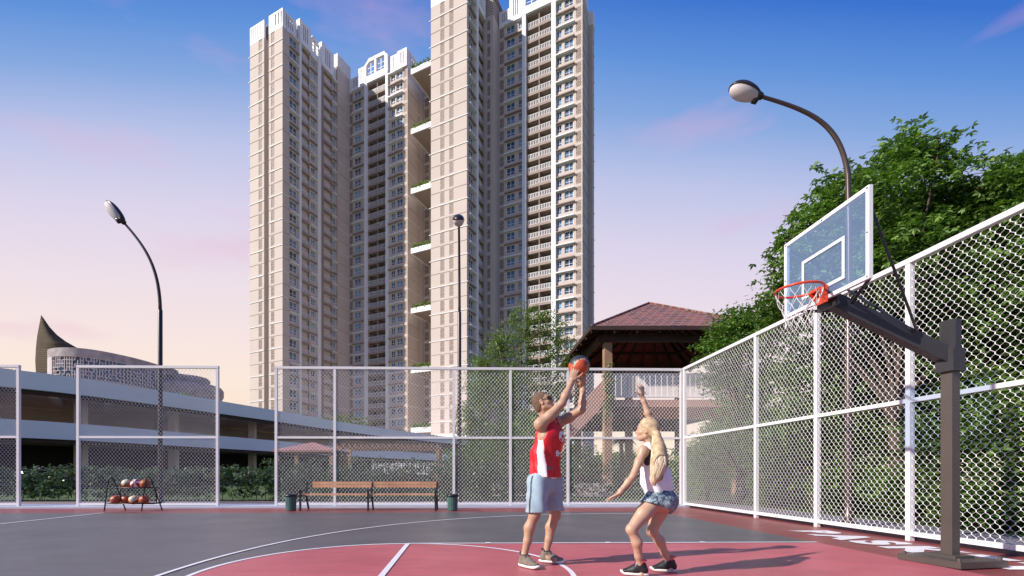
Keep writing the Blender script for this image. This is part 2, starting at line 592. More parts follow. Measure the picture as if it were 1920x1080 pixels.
# ================================================================ FENCES
def wire_panel(w, z0, z1, p=0.10, ph=0.118, r=0.0042):
    """hex wire in local x (0..w), z; returns verts, quads"""
    nx = max(2, int(round(w / (p / 2))) // 2 * 2)
    hp = w / nx
    H = z1 - z0
    nper = int(round(H / ph))
    ph = H / nper
    V, Fq = [], []
    pts_z = []
    for k in range(nper):
        zb = z0 + k * ph
        pts_z += [(zb, 0), (zb + 0.22 * ph, 0), (zb + 0.5 * ph, 1), (zb + 0.72 * ph, 1)]
    pts_z.append((z1, 0))
    zz = np.array([a for a, b in pts_z]); ss = np.array([b for a, b in pts_z])
    n = len(zz)
    base = 0
    gap = r * 0.9
    for i in range(nx):
        # wire i swings between i*hp and (i+1)*hp
        a, b = (i * hp + gap, (i + 1) * hp - gap)
        xx = np.where(ss == (i % 2), a, b)
        yy = np.where(ss == (i % 2), -r * .5, r * .5)
        ring = np.array([(r, 0), (0, r), (-r, 0), (0, -r)])
        v = np.zeros((n, 4, 3))
        for q in range(4):
            v[:, q, 0] = xx + ring[q, 0]
            v[:, q, 1] = yy + ring[q, 1]
            v[:, q, 2] = zz
        V.append(v.reshape(-1, 3))
        idx = np.arange(n - 1)[:, None] * 4 + np.arange(4)[None, :]
        idx2 = np.arange(n - 1)[:, None] * 4 + (np.arange(4)[None, :] + 1) % 4
        f = np.stack([idx, idx2, idx2 + 4, idx + 4], -1).reshape(-1, 4) + base
        Fq.append(f)
        base += n * 4
    return np.concatenate(V), np.concatenate(Fq)


WIRE = {}


def fence(name, label, A, B, posts, H=4.03, group='white wire mesh fences round the court'):
    """A,B (x,y) ends; posts: distances along"""
    A = Vector((A[0], A[1], 0)); B = Vector((B[0], B[1], 0))
    d = (B - A); Ln = d.length; d.normalize()
    ang = math.atan2(d.y, d.x)
    root = empty(name, A, label, 'fence', group, rz=ang)
    zb = 0.05
    pw = 0.035
    for i, s in enumerate(posts):
        g = MB(); g.box(s - pw, s + pw, -pw, pw, 0.0, H - .07)
        g.build('post', M['fence'], root)
    for nm, z0, z1, hw in (('top_rail', H - .07, H, .042), ('mid_rail', 1.97, 2.03, .03), ('bottom_rail', zb + .02, zb + .085, .03)):
        g = MB()
        if nm == 'top_rail':
            g.box(posts[0] - pw, posts[-1] + pw, -hw, hw, z0, z1)
        else:
            for a, b in zip(posts[:-1], posts[1:]):
                g.box(a + pw, b - pw, -hw, hw, z0, z1)
        g.build(nm, M['fence'], root)
    for a, b in zip(posts[:-1], posts[1:]):
        w = b - a - 2 * pw
        key = round(w, 3)
        if key not in WIRE:
            v1, f1 = wire_panel(w, zb + .085, 1.97)
            v2, f2 = wire_panel(w, 2.03, H - .07)
            ob = mesh_np('wire_mesh', np.concatenate([v1, v2]), np.concatenate([f1, f2 + len(v1)]), M['wire'])
            WIRE[key] = ob.data
        else:
            ob = bpy.data.objects.new('wire_mesh', WIRE[key])
            COL.objects.link(ob)
        ob.parent = root
        ob.location = (a + pw, 0, 0)
    return root


def XB(u, Y=YB):
    t = (u - CX) / F
    return (Y * SA + t * Y * CA) / (CA - t * SA)


def YR(u, X=XR):
    t = (u - CX) / F
    return (CA - t * SA) * X / (SA + t * CA)


x0, x1 = XB(-110), XB(35); fence('mesh_fence', 'white wire mesh fence panel at the left edge of the court, cut by the frame', (x0, YB), (x1, YB), [0, x1 - x0])
x0, x1 = XB(147), XB(408); fence('mesh_fence', 'free standing white wire mesh fence panel behind the ball rack', (x0, YB), (x1, YB), [0, x1 - x0])
x0 = XB(518)
fence('mesh_fence', 'long white wire mesh fence behind the bench and both players', (x0, YB), (XB(1277), YB), [XB(u) - x0 for u in (518, 628, 851, 957, 1065, 1277)])
y0 = YB - .0
ps = [0.12] + [y0 - YR(u) for u in (1418, 1532, 1706)]
ps += [ps[-1] + 1.72, ps[-1] + 3.44, ps[-1] + 5.2]
fence('mesh_fence', 'tall white wire mesh fence running along the right side of the court', (XR, y0), (XR, y0 - ps[-1]), ps)


# ================================================================ LAMPS
def arc_lamp(name, label, base, pole, head, rpole, mpole, toward, drop=None, zthick=None, roll=0.0):
    """base world xy, pole: list of world points (lower pole top .. head), head end dir"""
    root = empty(name, (base[0], base[1], 0), label, 'street lamp', 'curved arm street lamps round the court')
    o = Vector((base[0], base[1], 0))
    g = MB()
    g.lathe(o, [(rpole * 2.4, 0.05), (rpole * 2.4, 0.10), (rpole * 1.5, 0.13), (rpole * 1.25, 0.5), (rpole * 1.2, zthick), (rpole * 1.0, zthick + .03)], 16)
    g.build('lower_pole', mpole, root, o, True)
    g = MB()
    n = len(pole)
    g.tube(pole, [rpole * 0.95 - rpole * 0.3 * i / (n - 1) for i in range(n)], 12)
    g.build('curved_arm', mpole, root, o, True)
    for q in (1, 2):
        pass
    # head: flattened egg housing with lens below
    d = (pole[-1] - pole[-2]).normalized()
    side = d.cross(Vector((0, 0, 1)))
    if side.length < .05:
        side = Vector((1, 0, 0))
    side.normalize()
    up = side.cross(d).normalized()
    hl, hw, hh = head
    rm = Matrix.Rotation(roll, 3, d)
    side = rm @ side; up = rm @ up
    c = pole[-1] + d * hl * 0.46

    def egg(zsgn, sc, k, off):
        vs, fs = [], []
        nu, nv = 24, 8
        for j in range(nv + 1):
            ph = (math.pi / 2) * j / nv
            for i in range(nu):
                a = 2 * math.pi * i / nu
                x = math.cos(a) * math.cos(ph)
                y = math.sin(a) * math.cos(ph)
                wid = 1.0 + 0.22 * math.cos(a)
                vs.append(c + d * (x * hl / 2 * sc) + side * (y * hw / 2 * sc * wid) + up * (zsgn * math.sin(ph) * k + off))
        for j in range(nv):
            for i in range(nu):
                i2 = (i + 1) % nu
                fs.append((j * nu + i, j * nu + i2, (j + 1) * nu + i2, (j + 1) * nu + i) if zsgn > 0 else (j * nu + i, (j + 1) * nu + i, (j + 1) * nu + i2, j * nu + i2))
        if zsgn > 0:
            fs.append(tuple(reversed(range(nu))))
        return vs, fs
    g = MB(); g.add(*egg(1, 1.0, hh * .62, 0)); g.tube([pole[-1] - d * .05, pole[-1] + d * hl * .18], [hw * .17, hw * .3], 10)
    g.obox(pole[-1] + d * hl * .10 - up * hh * .25, d * hl * .08, side * hw * .14, up * hh * .3)
    h = g.build('lamp_head', M['pole'], root, o, True)
    g = MB(); g.add(*egg(-1, .93, hh * .62, -.004))
    g.build('lamp_lens', M['lens'], root, o, True)
    return root


def bez(p0, p1, p2, p3, n=18):
    out = []
    for i in range(n + 1):
        t = i / n
        out.append(p0 * (1 - t) ** 3 + p1 * 3 * t * (1 - t) ** 2 + p2 * 3 * t * t * (1 - t) + p3 * t ** 3)
    return out


d1 = 14.15
b1 = P(300.5, 889, d1); b1.z = 0
arc_lamp('street_lamp', 'dark street lamp with curved arm behind the ball rack fence panel', (b1.x, b1.y),
         bez(P(300.5, 586, d1), P(300, 500, d1), P(272, 462, d1), P(231, 416, d1)), (.84, .40, .26), 0.052, M['pole'], None, zthick=P(0, 582, d1).z, roll=R(38))
d2 = 14.0
b2 = P(861.5, 889, d2); b2.z = 0
arc_lamp('street_lamp', 'dark street lamp seen end on in front of the towers, right of the bench', (b2.x, b2.y),
         bez(P(861.5, 590, d2), P(861, 500, d2), P(861, 415, d2 - .1), P(860, 415, d2 - 1.05)), (.70, .32, .24), 0.046, M['pole'], None, zthick=P(0, 586, d2).z)
d3 = 8.2
b3 = P(1591, 889, d3); b3.z = 0
arc_lamp('street_lamp', 'bronze brown street lamp arching over the backboard beside the right fence', (b3.x, b3.y),
         bez(P(1592, 600, d3), P(1593, 500, d3), P(1592, 400, d3), P(1590, 330, d3), 4)[:-1] + bez(P(1590, 330, d3), P(1577, 228, d3), P(1520, 208, d3), P(1424, 180, d3), 22), (.58, .30, .24), 0.047, M['polewarm'], None, zthick=P(0, 600, d3).z)


# ================================================================ HOOP
def hoop():
    base = Vector((5.135, 4.79, 0))
    root = empty('basketball_hoop', base, 'dark steel basketball hoop stand with glass backboard and orange rim', 'basketball hoop')
    th = R(9)
    ex = Vector((math.cos(th), math.sin(th), 0)); ey = Vector((-math.sin(th), math.cos(th), 0)); ez = Vector((0, 0, 1))
    g = MB()
    g.obox(base + ez * .045, ex * .30, ey * .29, ez * .033)
    g.obox(base + ez * .092, ex * .125, ey * .13, ez * .014)
    for sx in (-1, 1):
        for sy in (-1, 1):
            c = base + ex * (.26 * sx) + ey * (.25 * sy)
            g.lathe(c, [(.018, .078), (.018, .10), (.009, .11)], 6)
    g.build('base_plate', M['hoop'], root, base)
    g = MB()
    zt = 2.07
    g.obox(base + ez * (zt / 2 + .05), ex * .052, ey * .052, ez * (zt / 2 - .05))
    g.build('post', M['hoop'], root, base)
    g = MB()
    c8 = [(.058, .03), (.03, .058), (-.03, .058), (-.058, .03), (-.058, -.03), (-.03, -.058), (.03, -.058), (.058, -.03)]
    pts = [base + ex * (a * 1.25) + ey * (b * 1.25) for a, b in c8]
    g.prism([(p.x, p.y) for p in pts], zt - .02, zt + .50)
    g.obox(base + ez * (zt - .02), ex * .085, ey * .085, ez * .02)
    g.obox(base + ez * (zt + .10), ex * .080, ey * .080, ez * .10)
    g.build('post_cap', M['hoopdark'], root, base)
    XBd = 4.01
    yb0, yb1, zb0, zb1 = 4.51, 5.72, 2.90, 3.815
    ymid = (yb0 + yb1) / 2
    a0 = base + Vector((0, 0, 2.18)); a1 = Vector((XBd + .10, ymid, 2.90))
    g = MB(); g.beam(a0, a1, .13, .15)
    g.obox(a1 + Vector((-.03, 0, .03)), (.012, 0, 0), (0, .15, 0), (0, 0, .12))
    g.build('arm', M['hoopdark'], root, base)
    # board
    g = MB(); g.box(XBd, XBd + .015, yb0, yb1, zb0, zb1)
    glass = bpy.data.materials.new('backboard_glass'); glass.use_nodes = True
    t = glass.node_tree
    bs = t.nodes['Principled BSDF']
    bs.inputs['Base Color'].default_value = (0.45, 0.62, 0.92, 1)
    bs.inputs['Roughness'].default_value = 0.08
    nz = t.nodes.new('ShaderNodeTexNoise'); nz.inputs['Scale'].default_value = 3
    mr = t.nodes.new('ShaderNodeMapRange'); mr.inputs['To Min'].default_value = .05; mr.inputs['To Max'].default_value = .14
    t.links.new(nz.outputs[0], mr.inputs[0]); t.links.new(mr.outputs[0], bs.inputs['Roughness'])
    tr = t.nodes.new('ShaderNodeBsdfTransparent'); tr.inputs[0].default_value = (0.80, 0.90, 1.0, 1)
    mxs = t.nodes.new('ShaderNodeMixShader'); mxs.inputs[0].default_value = 0.15
    t.links.new(tr.outputs[0], mxs.inputs[1]); t.links.new(bs.outputs[0], mxs.inputs[2])
    t.links.new(mxs.outputs[0], t.nodes['Material Output'].inputs[0])
    gl = g.build('backboard', glass, root, base)
    # edge band printed on the front + aluminium frame round the edge
    g = MB()
    f = .035; X0, X1 = XBd - .004, XBd + .035
    g.box(X0, X1, yb0 - .006, yb0 + f, zb0 - .006, zb1 + .006)
    g.box(X0, X1, yb1 - f, yb1 + .006, zb0 - .006, zb1 + .006)
    g.box(X0, X1, yb0 + f, yb1 - f, zb0 - .006, zb0 + f)
    g.box(X0, X1, yb0 + f, yb1 - f, zb1 - f, zb1 + .006)
    g.build('board_frame', M['white'], gl)
    gl_frame = gl.children[0]
    for v in gl_frame.data.vertices:
        v.co -= base
    for (yy, zz) in ((yb0 + .017, zb1 - .017), (yb1 - .017, zb1 - .017), (yb0 + .017, zb0 + .017), (yb1 - .017, zb0 + .017), (ymid, zb1 - .017), (yb0 + .017, (zb0 + zb1) / 2), (yb1 - .017, (zb0 + zb1) / 2)):
        g = MB(); g.box(X0 - .004, X0 - .0005, yy - .007, yy + .007, zz - .007, zz + .007)
        b = g.build('bolt', M['black'], gl)
        for v in b.data.vertices: v.co -= base
    g = MB()
    w = .034; sy0, sy1, sz0, sz1 = ymid - .31, ymid + .31, zb0 + .12, zb0 + .57
    Xa, Xb = XBd - .003, XBd - .0006
    g.box(Xa, Xb, sy0, sy0 + w, sz0, sz1); g.box(Xa, Xb, sy1 - w, sy1, sz0, sz1)
    g.box(Xa, Xb, sy0 + w, sy1 - w, sz0, sz0 + w); g.box(Xa, Xb, sy0 + w, sy1 - w, sz1 - w, sz1)
    b = g.build('target_square', M['white'], gl)
    for v in b.data.vertices: v.co -= base
    # support rods
    for (A, B, r) in ((Vector((XBd + .03, yb0 + .04, zb1 - .12)), base + Vector((-.36, 0, 2.46)), .013),
                      (Vector((XBd + .03, yb1 - .04, zb1 - .12)), base + Vector((-.36, .02, 2.46)), .013),
                      (Vector((XBd + .03, yb0 + .03, zb0 + .0)), a1 + (a0 - a1) * .17 + Vector((0, 0, .05)), .018),
                      (Vector((XBd + .03, yb1 - .25, zb0 - .0)), a1 + (a0 - a1) * .10 + Vector((0, 0, -.05)), .018)):
        g = MB(); g.tube([A, B], r, 8); g.build('support_rod', M['hoopdark'], root, base)
    # rim
    rr = 0.228
    rc = Vector((XBd - .05 - rr, ymid - .02, 3.005))
    g = MB(); g.tube([rc + Vector((math.cos(2 * math.pi * i / 48) * rr, math.sin(2 * math.pi * i / 48) * rr, 0)) for i in range(48)], .0135, 10, closed=True)
    rim = g.build('rim', M['orange'], root, base, True)
    g = MB()
    g.box(XBd - .028, XBd - .006, rc.y - .075, rc.y + .075, rc.z - .15, rc.z + .035)
    g.box(XBd - .10, XBd - .028, rc.y - .07, rc.y + .07, rc.z - .018, rc.z + .014)
    for s in (-1, 1):
        g.add([(XBd - .028, rc.y + s * .06, rc.z - .018), (XBd - .028, rc.y + s * .07, rc.z - .018), (XBd - .028, rc.y + s * .07, rc.z - .13), (XBd - .028, rc.y + s * .06, rc.z - .13),
               (XBd - .13, rc.y + s * .06, rc.z - .018), (XBd - .13, rc.y + s * .07, rc.z - .018)],
              [(0, 1, 2, 3), (0, 4, 5, 1), (0, 3, 4), (1, 5, 2), (3, 2, 5, 4)])
    b = g.build('rim_bracket', M['orange'], rim)
    for v in b.data.vertices: v.co -= base
    # net
    g = MB()
    rows = [(rr - .005, 0.0), (.205, -.10), (.165, -.19), (.14, -.27), (.125, -.34), (.135, -.42)]
    nn = 12
    for k in range(nn):
        for sgn in (1, -1):
            pts = []
            for j, (rad, z) in enumerate(rows):
                a = 2 * math.pi * (k + sgn * j * .5) / nn
                pts.append(rc + Vector((rad * math.cos(a), rad * math.sin(a), z + .008 * math.sin(k * 2.3 + j))))
            fine = []
            for p, q in zip(pts[:-1], pts[1:]):
                for s in range(4):
                    m = p.lerp(q, s / 4)
                    m.z -= .012 * math.sin(math.pi * s / 4)
                    fine.append(m)
            fine.append(pts[-1])
            g.tube(fine, .0026, 5)
    b = g.build('net', M['net'], rim, None, True)
    for v in b.data.vertices: v.co -= base
    return root


hoop()


# ================================================================ BENCH, BINS, RACK, BALLS
def bench():
    d = 11.95
    s = F / d
    o = P(690, 889, d); o.z = 0
    root = empty('park_bench', o, 'long slatted timber bench with black legs in front of the back fence', 'bench', rz=-YAW)
    X = lambda u: (u - 690) / s
    zs = .40
    for a, b in ((562, 688), (692, 817)):
        g = MB()
        for k in range(3):
            g.box(X(a), X(b), .04 + k * .135, .155 + k * .135, zs, zs + .035)
        g.build('seat', M['wood'], root)
    for a, b in ((573, 697), (697.6, 820)):
        g = MB()
        g.box(X(a), X(b), .50, .525, zs + .19, zs + .265)
        g.box(X(a), X(b), .512, .537, zs + .275, zs + .35)
        g.build('backrest', M['wood'], root)
    for u in (562.5, 690, 816.5):
        x = X(u)
        g = MB()
        g.beam((x, .02, .006), (x, .02, .55), .042, .05, up=(0, 1, 0))
        g.beam((x, .02, .53), (x, .42, .50), .03, .018)
        g.beam((x + .0, .62, .006), (x + .0, .43, .42), .04, .045, up=(0, 1, 0))
        g.beam((x + .0, .43, .42), (x + .0, .53, .74), .035, .04, up=(0, 1, 0))
        g.beam((x, .04, zs - .02), (x, .46, zs - .02), .04, .036)
        g.build('leg', M['black'], root)


bench()


def bin_(u, label):
    d = 12.05
    o = P(u, 889, d); o.z = 0
    root = empty('litter_bin', o, label, 'litter bin', 'green ribbed litter bins')
    g = MB()
    vs = []
    n = 72
    for (rr, z) in ((.118, .0), (.122, .03), (.135, .37)):
        for j in range(n):
            a = 2 * math.pi * j / n
            r2 = rr * (1 + (.05 if (j // 2) % 2 else 0) * (0 if z < .01 else 1))
            vs.append((o.x + r2 * math.cos(a), o.y + r2 * math.sin(a), z + .004))
    fs = []
    for i in range(2):
        for j in range(n):
            fs.append((i * n + j, i * n + (j + 1) % n, (i + 1) * n + (j + 1) % n, (i + 1) * n + j))
    fs.append(tuple(reversed(range(n))))
    g.add(vs, fs)
    g.build('bin_body', M['bin'], root, o)
    g = MB(); g.lathe(o, [(.155, .37), (.16, .385), (.16, .41), (.13, .43), (.09, .435)], 32)
    g.build('lid', M['black'], root, o, True)


bin_(545.5, 'green ribbed litter bin with black lid left of the bench')
bin_(848.5, 'green ribbed litter bin with black lid right of the bench')


def ballmesh(style):
    nu, nv = 48, 24
    vs, fs, mi = [], [], []
    for j in range(nv + 1):
        ph = math.pi * j / nv
        for i in range(nu):
            a = 2 * math.pi * i / nu
            vs.append((math.sin(ph) * math.cos(a), math.sin(ph) * math.sin(a), math.cos(ph)))
    for j in range(nv):
        for i in range(nu):
            i2 = (i + 1) % nu
            f = (j * nu + i, (j + 1) * nu + i, (j + 1) * nu + i2, j * nu + i2)
            fs.append(f)
            c = np.mean([vs[k] for k in f], axis=0); c /= np.linalg.norm(c)
            x, y, z = c
            seam = min(abs(x), abs(y), abs(abs(y) - .62 - .25 * x * x)) < .028
            if style == 'plain':
                mi.append(1 if seam else 0)
            elif style == 'two':
                k = (abs(y) > .62 + .25 * x * x) or (z > 0.0 and x > .0)
                mi.append(1 if seam else (2 if (abs(y) < .62 + .25 * x * x and z > -.2) else 0))
            else:
                k = int(math.floor((math.atan2(y, x) + math.pi) / (math.pi / 4)))
                mi.append(0 if k % 2 else 2)
    me = bpy.data.meshes.new('basketball_mesh')
    me.from_pydata(vs, [], fs)
    me.polygons.foreach_set('material_index', mi)
    me.polygons.foreach_set('use_smooth', [True] * len(fs))
    return me


M['b_or'] = mat('ball_orange_leather', (0.42, 0.095, 0.035), 0.4, 0.1, 20, bump=.3, bscale=400)
M['b_sm'] = mat('ball_seam', (0.02, 0.015, 0.015), 0.6)
M['b_cr'] = mat('ball_cream', (0.62, 0.56, 0.38), 0.4, 0.06, 8)
M['b_wh'] = mat('ball_white', (0.72, 0.70, 0.74), 0.35, 0.04, 8)
M['b_rd'] = mat('ball_crimson', (0.34, 0.03, 0.035), 0.35, 0.06, 8)


def ball(loc, r, style, mats, rot, label, group=None):
    me = ballmesh(style)
    for m in mats:
        me.materials.append(M[m])
    o = bpy.data.objects.new('basketball', me)
    COL.objects.link(o)
    o.location = loc
    o.scale = (r, r, r)
    o.rotation_euler = rot
    tag(o, label, 'basketball', group)
    return o


def rack():
    d = 11.9
    s = F / d
    o = P(243, 889, d); o.z = 0
    root = empty('ball_rack', o, 'black two tier metal ball rack in front of the left fence panel', 'ball rack', rz=-YAW)
    X = lambda u: (u - 243) / s
    hl, hw = 0.0, .30
    for a, b, y0, y1 in ((196, 220, 0.0, .0), (266, 292, 0.0, .0)):
        pass
    for xc, sx in ((X(208), -1), (X(278), 1)):
        g = MB()
        top = .88
        pts = [(xc - .17, -.0, .006), (xc - .10, -.0, .55), (xc - .055, .0, .82), (xc, .0, top), (xc + .055, .02, .82), (xc + .10, .10, .55), (xc + .19, .25, .006)]
        fine = []
        for p, q in zip(pts[:-1], pts[1:]):
            for k in range(4):
                fine.append(Vector(p).lerp(Vector(q), k / 4))
        fine.append(Vector(pts[-1]))
        g.tube(fine, .016, 8)
        g.build('end_frame', M['black'], root, None, True)
    for z, y0, y1, nm in ((.19, -.02, .30, 'lower_tier'), (.60, -.01, .24, 'upper_tier')):
        g = MB()
        xa, xb = X(208) - (.15 if z < .4 else .09), X(278) + (.15 if z < .4 else .09)
        for y in (y0, y1):
            g.tube([(xa, y, z), (xb, y, z)], .012, 8)
        for x in (xa, X(222), X(264), xb):
            g.tube([(x, y0, z), (x, y1, z)], .009, 6)
        g.build(nm, M['black'], root, None, True)
    g = MB()
    for u in (211, 279):
        g.tube([(X(u), .24, .60), (X(u), .30, .19)], .012, 8)
    g.build('rear_strut', M['black'], root, None, True)
    org = root.location
    rz = Matrix.Rotation(-YAW, 3, 'Z')

    def bl(u, y, z, st, mats, rot, lab):
        p = org + rz @ Vector((X(u), y, z))
        ball(p, .118, st, mats, rot, lab, 'basketballs on the black rack')
    up, lo = .60 + .10, .19 + .095
    bl(231, .115, up, 'two', ['b_or', 'b_sm', 'b_cr'], (.6, .3, 1.2), 'orange and cream basketball leftmost on the upper rack shelf')
    bl(248, .12, up, 'beach', ['b_rd', 'b_sm', 'b_wh'], (1.2, .2, .3), 'white and crimson striped basketball in the middle of the upper shelf')
    bl(266, .115, up, 'plain', ['b_or', 'b_sm', 'b_or'], (.3, 1.1, .4), 'plain orange basketball rightmost on the upper rack shelf')
    bl(213, .06, lo, 'plain', ['b_or', 'b_sm', 'b_or'], (.2, .4, .8), 'plain orange basketball leftmost on the lower rack shelf')
    bl(226, .19, lo, 'plain', ['b_or', 'b_sm', 'b_or'], (1.2, .1, 1.8), 'plain orange basketball behind the leftmost one on the lower shelf')
    bl(239, .24, lo, 'beach', ['b_rd', 'b_sm', 'b_wh'], (.4, .9, .1), 'white and crimson basketball at the back of the lower shelf')
    bl(248, .05, lo, 'two', ['b_or', 'b_sm', 'b_cr'], (.9, .1, 1.4), 'orange and cream basketball in the middle of the lower shelf')
    bl(266, .08, lo, 'plain', ['b_or', 'b_sm', 'b_or'], (.9, .5, 2.2), 'plain orange basketball rightmost on the lower rack shelf')


rack()

# ================================================================ APARTMENT TOWERS
TROT = -(math.atan2(.4472, .8944) + YAW)
FH, NF, Z0 = 3.0, 35, 0.5
ZR = Z0 + FH * NF


def tw(a, b):
    """tower frame -> world"""
    return W(.8944 * a + .4472 * b, -.4472 * a + .8944 * b, 0)


def unit_window():
    g = MB()
    f = .07
    g.box(0, 1, -.04, .04, 0, f, 0); g.box(0, 1, -.04, .04, 1 - f, 1, 0)
    g.box(0, f, -.04, .04, f, 1 - f, 0); g.box(1 - f, 1, -.04, .04, f, 1 - f, 0)
    g.box(.48, .53, -.035, .035, f, 1 - f, 0)
    g.box(f, .48, -.03, .03, .34, .38, 0); g.box(.53, 1 - f, -.03, .03, .34, .38, 0)
    g.add([(f, .02, f), (1 - f, .02, f), (1 - f, .02, 1 - f), (f, .02, 1 - f)], [(0, 1, 2, 3)], 1)
    return g


def unit_rail():
    g = MB()
    g.box(0, 1, -.04, .02, .93, 1); g.box(0, 1, -.03, .02, 0, .08)
    n = 8
    for i in range(n):
        x = .01 + i * .98 / (n - 1)
        g.box(x - .026, x + .022, -.03, .01, .08, .93)
    return g


def unit_lattice():
    g = MB()
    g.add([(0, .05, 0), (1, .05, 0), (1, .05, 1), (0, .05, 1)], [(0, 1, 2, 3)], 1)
    n = 7
    w = .035
    for i in range(-3, 5):
        # diagonals drawn as thin slanted quads with thickness
        for sg in (1, -1):
            x0 = i * .25 if sg > 0 else 1 - i * .25
            # line from (x0,0) to (x0+sg*.75,1) clipped to 0..1
            ta = max(0, min(1, (0 - x0) / (sg * .75))); tb = max(0, min(1, (1 - x0) / (sg * .75)))
            ta, tb = min(ta, tb), max(ta, tb)
            if tb - ta < .05:
                continue
            xa, xb = x0 + sg * .75 * ta, x0 + sg * .75 * tb
            y = .0 if sg > 0 else .008
            g.add([(xa - w, y, ta), (xa + w, y, ta), (xb + w, y, tb), (xb - w, y, tb)], [(0, 1, 2, 3)], 0)
    g.box(0, .06, -.02, .03, 0, 1); g.box(.94, 1, -.02, .03, 0, 1); g.box(0, 1, -.018, .028, 0, .03); g.box(0, 1, -.018, .028, .97, 1)
    g.box(0, 1, -.018, .028, .49, .51)
    return g


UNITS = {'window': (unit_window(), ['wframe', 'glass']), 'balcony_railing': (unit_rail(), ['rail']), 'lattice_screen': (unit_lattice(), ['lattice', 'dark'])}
UMESH = {}
for k, (g, ms_) in UNITS.items():
    ob = g.build(k, [M[x] for x in ms_])
    UMESH[k] = ob.data
    bpy.data.objects.remove(ob)


